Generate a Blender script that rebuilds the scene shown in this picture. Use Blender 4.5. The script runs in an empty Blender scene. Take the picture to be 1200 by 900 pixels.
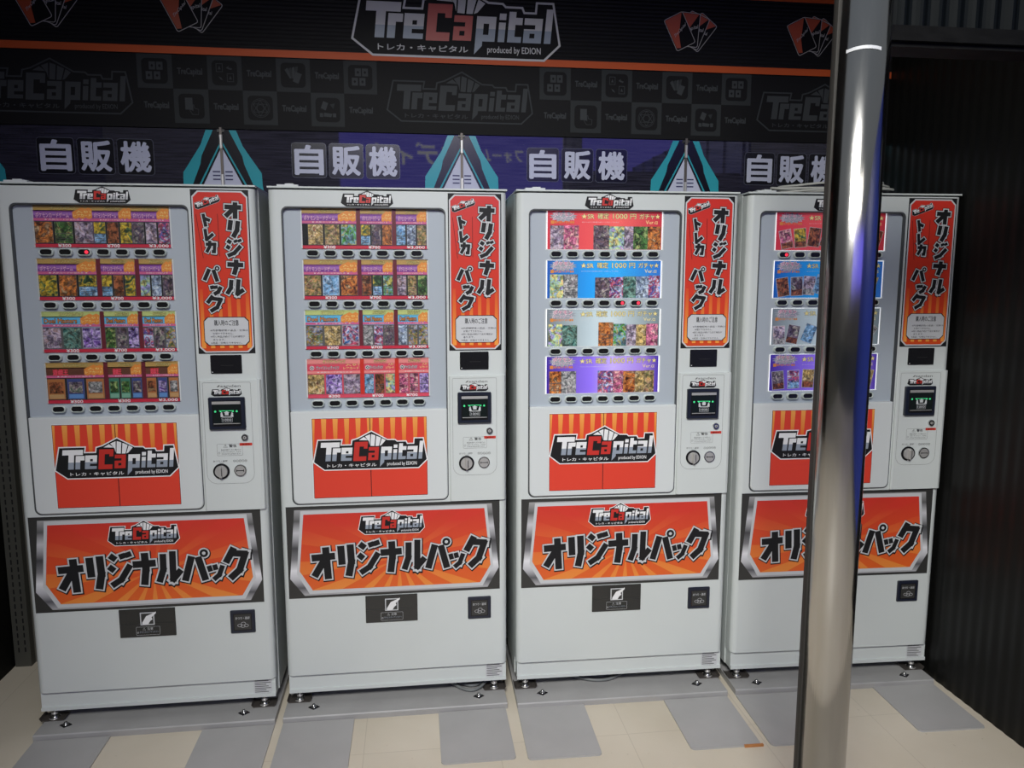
import bpy, math, random
from mathutils import Vector, Matrix
PI = math.pi
sc = bpy.context.scene
COL = sc.collection
# ------------------------------------------------------------------ camera
cam_d = bpy.data.cameras.new('camera'); cam = bpy.data.objects.new('camera', cam_d); COL.objects.link(cam)
cam_d.sensor_width = 36; cam_d.lens = 27.0; cam_d.clip_start = 0.05; cam_d.clip_end = 200
_p, _y = math.radians(7.761), math.radians(7.2685)
_f = Vector((math.sin(_y)*math.cos(_p), math.cos(_y)*math.cos(_p), -math.sin(_p)))
_r = Vector((math.cos(_y), -math.sin(_y), 0)); _u = _r.cross(_f)
CAM = Vector((1.2832, -2.6143, 1.5170))
cam.matrix_world = Matrix(((_r.x, _u.x, -_f.x, CAM.x), (_r.y, _u.y, -_f.y, CAM.y), (_r.z, _u.z, -_f.z, CAM.z), (0, 0, 0, 1)))
sc.camera = cam
# ------------------------------------------------------------------ world, lights, exposure
sc.view_settings.view_transform = 'Standard'; sc.view_settings.look = 'None'
sc.view_settings.gamma = 1; sc.view_settings.use_curve_mapping = False
sc.view_settings.exposure = 0.0
WORLD_STRENGTH = 0.27
wd = bpy.data.worlds.new('world'); sc.world = wd; wd.use_nodes = True
nt = wd.node_tree; nt.nodes.clear()
wo = nt.nodes.new('ShaderNodeOutputWorld'); wb = nt.nodes.new('ShaderNodeBackground')
wt = nt.nodes.new('ShaderNodeTexCoord'); wsx = nt.nodes.new('ShaderNodeSeparateXYZ'); wr = nt.nodes.new('ShaderNodeValToRGB')
wm = nt.nodes.new('ShaderNodeMapRange'); wm.inputs[1].default_value = -1; wm.inputs[2].default_value = 1
nt.links.new(wt.outputs['Generated'], wsx.inputs[0]); nt.links.new(wsx.outputs['Z'], wm.inputs[0])
nt.links.new(wm.outputs[0], wr.inputs[0]); nt.links.new(wr.outputs[0], wb.inputs[0]); nt.links.new(wb.outputs[0], wo.inputs[0])
cr = wr.color_ramp
cr.elements[0].position = 0.44; cr.elements[0].color = (0.16, 0.155, 0.14, 1)
cr.elements[1].position = 1.0; cr.elements[1].color = (0.55, 0.62, 0.72, 1)
e = cr.elements.new(0.5); e.color = (0.16, 0.15, 0.145, 1)
e = cr.elements.new(0.60); e.color = (0.26, 0.26, 0.27, 1)
e = cr.elements.new(0.72); e.color = (0.50, 0.53, 0.56, 1)
wb.inputs[1].default_value = WORLD_STRENGTH


def area(name, loc, target, sx, sy, power, col):
    l = bpy.data.lights.new(name, 'AREA'); l.shape = 'RECTANGLE'; l.size = sx; l.size_y = sy
    l.energy = power; l.color = col
    o = bpy.data.objects.new(name, l); COL.objects.link(o); o.location = loc
    o.rotation_euler = (Vector(target)-Vector(loc)).to_track_quat('-Z', 'Y').to_euler()
    return o


kl = area('front_key_light', (0.92, -3.45, 3.45), (2.15, -0.05, 0.47), 1.3, 0.8, 34, (1.0, 1.0, 0.975))  # added key light, placed to hide the post's shadow and dim both ends
kl.data.spread = math.radians(76)
area('ceiling_lamp', (1.75, -3.4, 2.95), (1.75, -2.6, 0.0), 1.6, 0.5, 15, (1.0, 0.97, 0.90))

# ------------------------------------------------------------------ materials
MATS = {}


def mat(name, col, rough=0.5, metal=0.0, emit=0.0, spec=0.5, ecol=None):
    if name in MATS: return MATS[name]
    m = bpy.data.materials.new(name); m.use_nodes = True
    b = m.node_tree.nodes['Principled BSDF']
    b.inputs['Base Color'].default_value = (*col, 1); b.inputs['Roughness'].default_value = rough
    b.inputs['Metallic'].default_value = metal; b.inputs['Specular IOR Level'].default_value = spec
    if emit:
        b.inputs['Emission Color'].default_value = (*(ecol or col), 1); b.inputs['Emission Strength'].default_value = emit
    MATS[name] = m
    return m


def nodes(m):
    return m.node_tree.nodes, m.node_tree.links, m.node_tree.nodes['Principled BSDF']


def ramp_set(r, stops):
    els = r.color_ramp.elements
    while len(els) > 1: els.remove(els[-1])
    els[0].position = stops[0][0]; els[0].color = (*stops[0][1], 1)
    for p, c in stops[1:]:
        e = els.new(p); e.color = (*c, 1)


def grad_mat(name, axis, lo, hi, stops, rough=0.4, emit=0.0, spec=0.5):
    """printed gradient along one of the object's own axes"""
    if name in MATS: return MATS[name]
    m = mat(name, (1, 1, 1), rough, spec=spec); n, l, b = nodes(m)
    tc = n.new('ShaderNodeTexCoord'); sx = n.new('ShaderNodeSeparateXYZ'); mr = n.new('ShaderNodeMapRange'); rp = n.new('ShaderNodeValToRGB')
    mr.inputs[1].default_value = lo; mr.inputs[2].default_value = hi
    ramp_set(rp, stops)
    l.new(tc.outputs['Object'], sx.inputs[0]); l.new(sx.outputs[axis], mr.inputs[0]); l.new(mr.outputs[0], rp.inputs[0])
    l.new(rp.outputs[0], b.inputs['Base Color'])
    if emit:
        l.new(rp.outputs[0], b.inputs['Emission Color']); b.inputs['Emission Strength'].default_value = emit
    return m


def art_mat(name, cols, scale=85, emit=0.0, seed=0.0):
    """printed card picture: blotches of a few colours"""
    key = name+('_lit' if emit else '')
    if key in MATS: return MATS[key]
    m = mat(key, (1, 1, 1), 0.35); n, l, b = nodes(m)
    tc = n.new('ShaderNodeTexCoord'); mp = n.new('ShaderNodeMapping'); mp.inputs['Location'].default_value = (seed, seed*1.7, seed*0.6)
    nz = n.new('ShaderNodeTexNoise'); nz.inputs['Scale'].default_value = scale*.48; nz.inputs['Detail'].default_value = 2.5; nz.inputs['Distortion'].default_value = 1.3
    n2 = n.new('ShaderNodeTexNoise'); n2.inputs['Scale'].default_value = scale*.95; n2.inputs['Detail'].default_value = 2.5; n2.inputs['Distortion'].default_value = .8
    mr = n.new('ShaderNodeMapRange'); mr.inputs[1].default_value = 0.30; mr.inputs[2].default_value = 0.70
    r2 = n.new('ShaderNodeValToRGB'); ramp_set(r2, [(.36, (.12, .12, .13)), (.52, (.75, .74, .72)), (.66, (1.25, 1.2, 1.15))])
    rp = n.new('ShaderNodeValToRGB'); ramp_set(rp, [(i/(len(cols)-1), c) for i, c in enumerate(cols)])
    mx = n.new('ShaderNodeMix'); mx.data_type = 'RGBA'; mx.blend_type = 'MULTIPLY'; mx.inputs[0].default_value = 0.9
    l.new(tc.outputs['Object'], mp.inputs[0]); l.new(mp.outputs[0], nz.inputs['Vector']); l.new(mp.outputs[0], n2.inputs['Vector'])
    l.new(nz.outputs['Fac'], mr.inputs[0]); l.new(mr.outputs[0], rp.inputs[0]); l.new(n2.outputs['Fac'], r2.inputs[0])
    l.new(rp.outputs[0], mx.inputs[6]); l.new(r2.outputs[0], mx.inputs[7])
    l.new(mx.outputs[2], b.inputs['Base Color'])
    if emit:
        l.new(mx.outputs[2], b.inputs['Emission Color']); b.inputs['Emission Strength'].default_value = emit
    return m


def noise_tint(m, scale, amount, bump=0.0, bscale=None):
    n, l, b = nodes(m)
    c = tuple(b.inputs['Base Color'].default_value)[:3]
    tc = n.new('ShaderNodeTexCoord'); nz = n.new('ShaderNodeTexNoise'); nz.inputs['Scale'].default_value = scale; nz.inputs['Detail'].default_value = 5
    rp = n.new('ShaderNodeValToRGB')
    ramp_set(rp, [(0.3, tuple(x*(1-amount) for x in c)), (0.7, tuple(min(1, x*(1+amount)) for x in c))])
    l.new(tc.outputs['Object'], nz.inputs['Vector']); l.new(nz.outputs['Fac'], rp.inputs[0]); l.new(rp.outputs[0], b.inputs['Base Color'])
    if bump:
        n2 = n.new('ShaderNodeTexNoise'); n2.inputs['Scale'].default_value = bscale or scale*4; n2.inputs['Detail'].default_value = 4
        bp = n.new('ShaderNodeBump'); bp.inputs['Strength'].default_value = bump; bp.inputs['Distance'].default_value = 0.002
        l.new(tc.outputs['Object'], n2.inputs['Vector']); l.new(n2.outputs['Fac'], bp.inputs['Height']); l.new(bp.outputs[0], b.inputs['Normal'])
    return m


WHITE = noise_tint(mat('white_enamel', (0.585, 0.62, 0.605), 0.32), 3.0, 0.02)
SKIRT = mat('skirt_enamel', (0.585, 0.62, 0.605), 0.4)
PANEL = mat('display_panel_plastic', (0.40, 0.445, 0.49), 0.35)
PANELW = mat('white_plastic', (0.62, 0.65, 0.645), 0.3)
GASKET = mat('dark_gasket', (0.06, 0.065, 0.07), 0.5)
BODY = mat('cabinet_enamel', (0.50, 0.50, 0.46), 0.45)
BLACK = mat('print_black', (0.012, 0.012, 0.013), 0.5, spec=0.25)
BLACKG = mat('gloss_black_plastic', (0.012, 0.012, 0.014), 0.15)
CHAR = mat('charcoal_plastic', (0.035, 0.035, 0.033), 0.35)
NAVY = mat('navy_black_plastic', (0.012, 0.015, 0.028), 0.3)
PWHITE = mat('print_white', (0.78, 0.78, 0.78), 0.45)
LGREY = mat('print_light_grey', (0.55, 0.56, 0.57), 0.45)
MGREY = mat('print_mid_grey', (0.28, 0.32, 0.38), 0.45)
DGREY = mat('print_dark_grey', (0.10, 0.10, 0.10), 0.45)
RED = mat('print_red', (0.58, 0.035, 0.02), 0.35)
LOGORED = mat('logo_red', (0.52, 0.03, 0.022), 0.4)
SQRED = mat('poster_red', (0.70, 0.055, 0.03), 0.35)
ORSTRIPE = grad_mat('stripe_orange', 'Z', 0.83, 0.99, [(0, (0.62, 0.05, 0.018)), (0.5, (0.75, 0.19, 0.03)), (1, (0.85, 0.36, 0.08))], 0.35)
BANNER = grad_mat('banner_orange', 'Z', 0.36, 0.68, [(0, (0.72, 0.13, 0.02)), (0.45, (0.66, 0.075, 0.02)), (1, (0.58, 0.03, 0.025))], 0.35)
BANRAY = grad_mat('banner_ray', 'Z', 0.36, 0.62, [(0, (0.80, 0.27, 0.045)), (0.5, (0.72, 0.15, 0.03)), (1, (0.62, 0.04, 0.025))], 0.35)
LABELRED = grad_mat('label_red', 'Z', 1.22, 1.72, [(0, (0.62, 0.07, 0.015)), (0.35, (0.62, 0.045, 0.02)), (1, (0.60, 0.035, 0.022))], 0.3)
LABELSTR = grad_mat('label_stripe', 'Z', 1.23, 1.45, [(0, (0.85, 0.33, 0.06)), (0.6, (0.72, 0.16, 0.03)), (1, (0.62, 0.045, 0.02))], 0.3)
SILVERP = mat('silver_print', (0.5, 0.5, 0.5), 0.3)


def silver_setup(m):
    n, l, b = nodes(m)
    tc = n.new('ShaderNodeTexCoord'); sx = n.new('ShaderNodeSeparateXYZ'); mr = n.new('ShaderNodeMapRange'); rp = n.new('ShaderNodeValToRGB')
    mr.inputs[1].default_value = 0.36; mr.inputs[2].default_value = 0.68
    ramp_set(rp, [(0, (.45, .45, .46)), (.1, (.09, .09, .1)), (.2, (.5, .5, .52)), (.3, (.75, .75, .77)), (.42, (.2, .2, .21)), (.55, (.06, .06, .065)), (.72, (.55, .55, .57)), (.85, (.1, .1, .1)), (1, (.4, .4, .4))])
    l.new(tc.outputs['Object'], sx.inputs[0]); l.new(sx.outputs['Z'], mr.inputs[0]); l.new(mr.outputs[0], rp.inputs[0]); l.new(rp.outputs[0], b.inputs['Base Color'])


silver_setup(SILVERP)
CHROME = mat('chrome', (0.62, 0.62, 0.62), 0.18, 1.0)
STEELF = mat('zinc_steel', (0.55, 0.54, 0.52), 0.4, 0.55)
RUST = mat('dull_bracket_steel', (0.13, 0.115, 0.105), 0.5, 0.7)
LED = mat('green_led', (0.05, 0.55, 0.2), 0.4, emit=0.55)
REDLED = mat('red_led', (0.9, 0.03, 0.06), 0.4, emit=1.0)
BTNRING = mat('button_ring_plastic', (0.58, 0.64, 0.61), 0.3)
BTNLENS = mat('button_lens', (0.012, 0.012, 0.013), 0.2)
DISP = mat('bill_slot_glass', (0.010, 0.014, 0.014), 0.12)
FLAPM = mat('smoked_flap', (0.030, 0.030, 0.028), 0.22)


def glass_mat():
    m = bpy.data.materials.new('clear_acrylic'); m.use_nodes = True
    n, l = m.node_tree.nodes, m.node_tree.links; n.clear()
    o = n.new('ShaderNodeOutputMaterial'); t = n.new('ShaderNodeBsdfTransparent'); g = n.new('ShaderNodeBsdfGlossy'); x = n.new('ShaderNodeMixShader')
    fr = n.new('ShaderNodeFresnel'); fr.inputs[0].default_value = 1.4; g.inputs['Roughness'].default_value = 0.06
    l.new(fr.outputs[0], x.inputs[0]); l.new(t.outputs[0], x.inputs[1]); l.new(g.outputs[0], x.inputs[2]); l.new(x.outputs[0], o.inputs[0])
    return m


GLASS = glass_mat()
PAL = {
 'fire': [(.04, .02, .01), (.35, .09, .03), (.75, .28, .06), (.22, .10, .06), (.65, .45, .25)],
 'firedark': [(.03, .015, .01), (.22, .07, .03), (.45, .15, .06), (.10, .05, .03), (.4, .25, .12)],
 'green': [(.02, .03, .015), (.10, .28, .07), (.03, .05, .02), (.35, .5, .18), (.3, .06, .04)],
 'lilac': [(.42, .38, .52), (.22, .14, .24), (.55, .5, .62), (.4, .27, .27), (.16, .12, .2)],
 'yellow': [(.02, .05, .02), (.10, .2, .08), (.75, .55, .05), (.5, .34, .04), (.05, .15, .12)],
 'teal': [(.015, .05, .05), (.08, .28, .25), (.25, .4, .34), (.04, .12, .1), (.45, .45, .3)],
 'bluered': [(.06, .2, .6), (.55, .65, .85), (.55, .07, .1), (.05, .1, .4), (.75, .75, .78)],
 'sky': [(.10, .3, .62), (.35, .55, .8), (.12, .36, .65), (.5, .65, .8), (.08, .2, .5)],
 'rainbow': [(.7, .35, .25), (.75, .65, .25), (.35, .6, .35), (.35, .4, .75), (.65, .4, .65)],
 'dark': [(.02, .02, .03), (.20, .13, .14), (.09, .07, .14), (.45, .4, .35), (.06, .13, .10)],
 'violet': [(.06, .03, .18), (.30, .15, .6), (.65, .55, .85), (.13, .08, .35), (.04, .02, .04)],
 'pink': [(.5, .05, .2), (.8, .3, .45), (.35, .03, .15), (.85, .55, .5), (.25, .05, .3)],
 'sand': [(.45, .22, .09), (.6, .35, .15), (.2, .22, .06), (.55, .4, .25), (.3, .12, .06)],
 'meadow': [(.05, .22, .03), (.12, .4, .05), (.2, .4, .6), (.55, .5, .1), (.04, .12, .04)],
 'gold': [(.5, .33, .08), (.75, .58, .25), (.3, .18, .05), (.8, .68, .4), (.4, .12, .05)],
 'grey': [(.35, .37, .38), (.14, .15, .16), (.55, .56, .56), (.25, .22, .25), (.6, .58, .55)],
 'mixed': [(.04, .06, .1), (.55, .5, .4), (.15, .25, .5), (.5, .3, .08), (.1, .22, .1), (.65, .6, .6)],
 'ice': [(.25, .4, .6), (.6, .7, .8), (.15, .2, .35), (.45, .58, .72), (.7, .75, .8)],
}


def art(k, emit=0.0):
    return art_mat('card_art_'+k, PAL[k], 85, emit, seed=(sum(map(ord, k)) % 17)*0.37)


# ------------------------------------------------------------------ mesh builder
L = 0.0004
_tc = {}


def text_geo(s, off=0.0, res=3):
    k = (s, off, res)
    if k in _tc: return _tc[k]
    c = bpy.data.curves.new('text', 'FONT'); c.body = s; c.offset = off; c.resolution_u = res
    o = bpy.data.objects.new('text', c); COL.objects.link(o)
    bpy.context.view_layer.update()
    me = bpy.data.meshes.new_from_object(o.evaluated_get(bpy.context.evaluated_depsgraph_get()))
    v = [(p.co.x, p.co.y) for p in me.vertices]; f = [tuple(p.vertices) for p in me.polygons]
    bpy.data.objects.remove(o); bpy.data.curves.remove(c); bpy.data.meshes.remove(me)
    x0, x1 = min(a for a, _ in v), max(a for a, _ in v); y0, y1 = min(b for _, b in v), max(b for _, b in v)
    v = [((a-x0)/(x1-x0), (b-y0)/(y1-y0)) for a, b in v]
    _tc[k] = (v, f, (x1-x0)/(y1-y0))
    return _tc[k]


class MB:
    def __init__(s): s.v = []; s.f = []; s.m = []; s.mats = []; s.smooth = []

    def mi(s, m):
        if m not in s.mats: s.mats.append(m)
        return s.mats.index(m)

    def face(s, pts, m, smooth=False):
        i = len(s.v); s.v.extend(tuple(p) for p in pts); s.f.append(tuple(range(i, i+len(pts)))); s.m.append(s.mi(m)); s.smooth.append(smooth)

    def flat(s, pts, m, y):
        a = sum(pts[i][0]*pts[(i+1) % len(pts)][1]-pts[(i+1) % len(pts)][0]*pts[i][1] for i in range(len(pts)))
        if a < 0: pts = pts[::-1]
        s.face([(p[0], y, p[1]) for p in pts], m)

    def rect(s, x0, x1, z0, z1, m, y): s.flat([(x0, z0), (x1, z0), (x1, z1), (x0, z1)], m, y)

    def prism(s, prof, axis, a, b, m, smooth=False, caps=True):
        """extrude a closed 2d profile along axis (0 x, 1 y, 2 z) from a to b"""
        n = len(prof)
        def P(p, t):
            if axis == 2: return (p[0], p[1], t)
            if axis == 1: return (p[0], t, p[1])
            return (t, p[0], p[1])
        i = len(s.v); s.v.extend(P(p, a) for p in prof); s.v.extend(P(p, b) for p in prof); k = s.mi(m)
        area2 = sum(prof[j][0]*prof[(j+1) % n][1]-prof[(j+1) % n][0]*prof[j][1] for j in range(n))
        flip = (area2 < 0) != (axis == 1)
        if b < a: flip = not flip
        for j in range(n):
            q = (i+j, i+(j+1) % n, i+n+(j+1) % n, i+n+j)
            s.f.append(q[::-1] if flip else q); s.m.append(k); s.smooth.append(smooth)
        if caps:
            c0 = tuple(range(i+n-1, i-1, -1)); c1 = tuple(range(i+n, i+2*n))
            for c in (c0, c1):
                s.f.append(c[::-1] if flip else c); s.m.append(k); s.smooth.append(False)

    def box(s, x0, x1, y0, y1, z0, z1, m): s.prism([(x0, y0), (x1, y0), (x1, y1), (x0, y1)], 2, z0, z1, m)

    def rbox(s, x0, x1, z0, z1, y0, y1, r, m, soft=0.0):
        """rounded-corner slab facing -y, optionally with a chamfered front rim"""
        if soft:
            a = rrect(x0, x1, z0, z1, r); b = rrect(x0+soft, x1-soft, z0+soft, z1-soft, tuple(max(q-soft, 0.0005) for q in (r if isinstance(r, tuple) else (r,)*4)))
            s.prism(a, 1, y0+soft, y1, m)
            n = len(a)
            for j in range(n):
                k = (j+1) % n
                s.face([(a[j][0], y0+soft, a[j][1]), (a[k][0], y0+soft, a[k][1]), (b[k][0], y0, b[k][1]), (b[j][0], y0, b[j][1])], m)
            s.flat(b, m, y0)
        else: s.prism(rrect(x0, x1, z0, z1, r), 1, y0, y1, m)

    def ring(s, outer, inner, m, y):
        n = len(outer)
        for j in range(n):
            k = (j+1) % n
            s.face([(outer[j][0], y, outer[j][1]), (outer[k][0], y, outer[k][1]), (inner[k][0], y, inner[k][1]), (inner[j][0], y, inner[j][1])], m)

    def cyl(s, p0, p1, r, m, n=20, r1=None, caps=True):
        p0, p1 = Vector(p0), Vector(p1); d = (p1-p0).normalized()
        a = d.orthogonal().normalized(); b = d.cross(a); r1 = r if r1 is None else r1
        i = len(s.v); k = s.mi(m)
        for c, rr in ((p0, r), (p1, r1)):
            for j in range(n):
                t = 2*PI*j/n; s.v.append(tuple(c+a*rr*math.cos(t)+b*rr*math.sin(t)))
        for j in range(n):
            s.f.append((i+j, i+(j+1) % n, i+n+(j+1) % n, i+n+j)); s.m.append(k); s.smooth.append(True)
        if caps:
            s.f.append(tuple(range(i+n-1, i-1, -1))); s.m.append(k); s.smooth.append(False)
            s.f.append(tuple(range(i+n, i+2*n))); s.m.append(k); s.smooth.append(False)

    def tube(s, pts, r, m, n=10):
        pts = [Vector(p) for p in pts]; i = len(s.v); k = s.mi(m)
        for q, p in enumerate(pts):
            d = (pts[min(q+1, len(pts)-1)]-pts[max(q-1, 0)]).normalized()
            a = d.cross(Vector((0, 0, 1)));
            if a.length < 1e-4: a = Vector((1, 0, 0))
            a.normalize(); b = d.cross(a)
            for j in range(n):
                t = 2*PI*j/n; s.v.append(tuple(p+a*r*math.cos(t)+b*r*math.sin(t)))
        for q in range(len(pts)-1):
            for j in range(n):
                s.f.append((i+q*n+j, i+q*n+(j+1) % n, i+(q+1)*n+(j+1) % n, i+(q+1)*n+j)); s.m.append(k); s.smooth.append(True)
        s.f.append(tuple(range(i, i+n))); s.m.append(k); s.smooth.append(False)
        e0 = i+(len(pts)-1)*n; s.f.append(tuple(range(e0+n-1, e0-1, -1))); s.m.append(k); s.smooth.append(False)

    def text(s, t, x0, x1, z0, z1, m, y, off=0.0, T=None, res=3):
        """lettering stretched into a box; off thickens the strokes (in letter heights)"""
        v, f, asp = text_geo(t, 0.0, res)
        k = s.mi(m); d = off*(z1-z0)
        n = 0 if off <= 0 else 4 if off < .025 else 8
        sh = [(0, 0)]+[(d*math.cos(2*PI*j/n+PI/4), d*math.sin(2*PI*j/n+PI/4)) for j in range(n)]
        for j, (dx, dz) in enumerate(sh):
            i = len(s.v); yy = y-j*8e-6
            for a, b in v:
                p = (x0+a*(x1-x0)+dx, z0+b*(z1-z0)+dz)
                if T: p = T(*p)
                s.v.append((p[0], yy, p[1]))
            for q in f:
                s.f.append(tuple(i+a for a in q)); s.m.append(k); s.smooth.append(False)

    def build(s, name, parent=None, auto=None):
        me = bpy.data.meshes.new(name); me.from_pydata(s.v, [], s.f)
        for m in s.mats: me.materials.append(m)
        me.polygons.foreach_set('material_index', s.m); me.polygons.foreach_set('use_smooth', s.smooth); me.update()
        o = bpy.data.objects.new(name, me); COL.objects.link(o)
        if parent: o.parent = parent
        return o


def arc(cx, cz, r, a0, a1, n=6): return [(cx+r*math.cos(math.radians(a0+(a1-a0)*i/n)), cz+r*math.sin(math.radians(a0+(a1-a0)*i/n))) for i in range(n+1)]


def rrect(x0, x1, z0, z1, r, n=5):
    if not isinstance(r, tuple): r = (r,)*4     # bl, br, tr, tl
    return (arc(x0+r[0], z0+r[0], r[0], 180, 270, n)+arc(x1-r[1], z0+r[1], r[1], 270, 360, n)+arc(x1-r[2], z1-r[2], r[2], 0, 90, n)+arc(x0+r[3], z1-r[3], r[3], 90, 180, n))


def offset(pts, d):
    a = sum(pts[i][0]*pts[(i+1) % len(pts)][1]-pts[(i+1) % len(pts)][0]*pts[i][1] for i in range(len(pts)))
    sg = 1 if a > 0 else -1; out = []
    n = len(pts)
    for i in range(n):
        p0, p, p1 = Vector(pts[i-1]), Vector(pts[i]), Vector(pts[(i+1) % n])
        n0 = Vector(((p-p0).y, -(p-p0).x)).normalized(); n1 = Vector(((p1-p).y, -(p1-p).x)).normalized()
        b = n0+n1; k = max(b.length_squared/2, 0.35)
        q = p+b*(sg*d/k); out.append((q.x, q.y))
    return out


def tag(o, label=None, cat=None, group=None, kind=None):
    if label: o['label'] = label
    if cat: o['category'] = cat
    if group: o['group'] = group
    if kind: o['kind'] = kind
    return o


def thing(name, label, cat, loc=(0, 0, 0), rz=0.0, group=None):
    o = bpy.data.objects.new(name, None); COL.objects.link(o); o.empty_display_size = 0.1
    o.location = loc; o.rotation_euler = (0, 0, rz)
    return tag(o, label, cat, group)


# ------------------------------------------------------------------ printed lettering
LOGO_OUT = [(0, 0.72), (0.42, 2.6), (2.45, 2.6), (2.35, 2.12), (3.35, 2.12), (3.42, 2.55), (3.9, 2.68), (5.1, 3.3), (6.5, 2.52), (7.2, 2.5), (7.35, 2.35), (8.15, 2.35), (8.25, 2.12), (8.9, 2.12), (8.95, 2.6), (9.68, 2.6), (10, 0.72), (9.25, 0.02), (0.92, 0.02)]
_e = lambda d: [(2.35+d, .77, 2.75+d, 1.93), (2.75+d, 1.62, 3.3+d, 1.93), (2.97+d, 1.22, 3.3+d, 1.62), (2.75+d, 1.22, 2.97+d, 1.42), (2.75+d, .77, 3.3+d, 1.02)]
_a = lambda d: [(4.75+d, 1.62, 5.65+d, 1.93), (5.3+d, .77, 5.65+d, 1.62), (4.75+d, .77, 5.05+d, 1.42), (5.05+d, 1.22, 5.3+d, 1.42), (5.05+d, .77, 5.3+d, 1.0)]
LOGO_WHITE = [(.5, 1.98, 2.15, 2.42), (1.0, .77, 1.45, 1.98), (1.58, .77, 1.96, 1.9), (1.96, 1.52, 2.28, 1.9)]+_e(0)+[
    (5.85, .55, 6.2, 1.93), (6.2, 1.6, 6.8, 1.93), (6.47, 1.08, 6.8, 1.6), (6.2, .77, 6.8, 1.08),
    (6.95, .77, 7.28, 1.68), (6.95, 1.8, 7.28, 2.1), (7.42, .77, 7.76, 2.2), (7.76, 1.6, 8.1, 1.93), (7.76, .77, 8.1, 1.04)]+_a(3.45)+[(9.25, .77, 9.58, 2.38)]
LOGO_RED = [(3.45, .72, 3.92, 2.42), (3.92, 2.0, 4.62, 2.42), (4.3, 1.8, 4.62, 2.0), (3.92, .72, 4.58, 1.12)]+_a(0)
LOGO_FANA = [(3.95, 2.55), (4.5, 2.88), (5.05, 3.1), (5.5, 2.95), (6.0, 2.72), (6.4, 2.5)]
LOGO_FANB = [(4.78, 2.55), (4.86, 2.5), (4.95, 2.05), (5.4, 2.02), (5.78, 2.02), (6.0, 2.1)]


def logo(mb, T, y, mono=None, detail=True):
    """lettered logo in a 10 x 3.3 unit box; T maps units to the plane"""
    sl = lambda x, z: T(x+0.10*(z-0.77), z)
    edge, black, top, low, red = mono or (PWHITE, BLACK, PWHITE, MGREY, LOGORED)
    mb.flat([T(*p) for p in offset(LOGO_OUT, 0.10)], edge, y)
    mb.flat([T(*p) for p in LOGO_OUT], black, y-L)
    for x0, z0, x1, z1 in LOGO_WHITE:
        for a, b, m in ((z0, min(z1, 1.36), low), (max(z0, 1.36), z1, top)):
            if b > a+1e-4: mb.flat([sl(x0, a), sl(x1, a), sl(x1, b), sl(x0, b)], m, y-2*L)
    mb.flat([sl(5.85, .15), sl(6.2, .55), sl(5.85, .55)], low, y-2*L)
    for x0, z0, x1, z1 in LOGO_RED:
        mb.flat([sl(x0, z0), sl(x1, z0), sl(x1, z1), sl(x0, z1)], red, y-2*L)
    for i in range(5):
        A, B = Vector(LOGO_FANA[i]), Vector(LOGO_FANA[i+1]); Cc, D = Vector(LOGO_FANB[i]), Vector(LOGO_FANB[i+1])
        q = [Cc.lerp(D, .1), Cc.lerp(D, .88), B.lerp(A, .1), A.lerp(B, .08)]
        mb.flat([T(*p) for p in q], top, y-2*L)
    if detail:
        mb.text('トレカ・キャピタル', 1.15, 5.5, .2, .5, top, y-2*L, .02, T, 2)
        mb.text('produced by EDION', 6.45, 9.1, .16, .56, top, y-2*L, .012, T, 2)


KATA = {
 'オ': [[(0, .7), (1, .7)], [(.63, 1), (.63, .0)], [(.58, .66), (.05, .12)]],
 'リ': [[(.2, .98), (.2, .38)], [(.78, 1), (.78, .45), (.55, .0)]],
 'ジ': [[(.08, .98), (.34, .84)], [(.0, .64), (.24, .50)], [(.06, .04), (.52, .22), (.98, .66)], [(.60, 1.02), (.68, .86)], [(.88, 1.06), (.96, .90)]],
 'ナ': [[(0, .66), (1, .66)], [(.55, 1), (.55, .5), (.42, .0)]],
 'ル': [[(.20, .92), (.20, .42), (.0, .02)], [(.64, 1), (.64, .10), (1.02, .40)]],
 'パ': [[(.32, .82), (.05, .03)], [(.6, .8), (.95, .05)]],
 'ッ': [[(.08, .72), (.2, .42)], [(.42, .78), (.52, .5)], [(.92, .74), (.72, .25), (.38, .0)]],
 'ク': [[(.38, 1), (.05, .5)], [(.32, .82), (.92, .82), (.72, .3), (.3, .0)]],
 'ト': [[(.3, 1), (.3, 0)], [(.32, .66), (.85, .4)]],
 'レ': [[(.2, 1), (.2, .06), (.95, .5)]],
 'カ': [[(.05, .7), (.9, .7), (.82, .08), (.58, .08)], [(.45, 1), (.4, .5), (.1, .02)]],
}


def stroke_quads(line, w, ext):
    for i in range(len(line)-1):
        a, b = Vector(line[i]), Vector(line[i+1]); d = (b-a).normalized(); n = Vector((-d.y, d.x))
        e0 = ext if i == 0 else w/2*0.8+max(ext, 0); e1 = ext if i == len(line)-2 else w/2*0.8+max(ext, 0)
        a2, b2 = a-d*e0, b+d*e1
        yield [a2-n*w/2, b2-n*w/2, b2+n*w/2, a2+n*w/2]


KN = [0.0]


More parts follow.
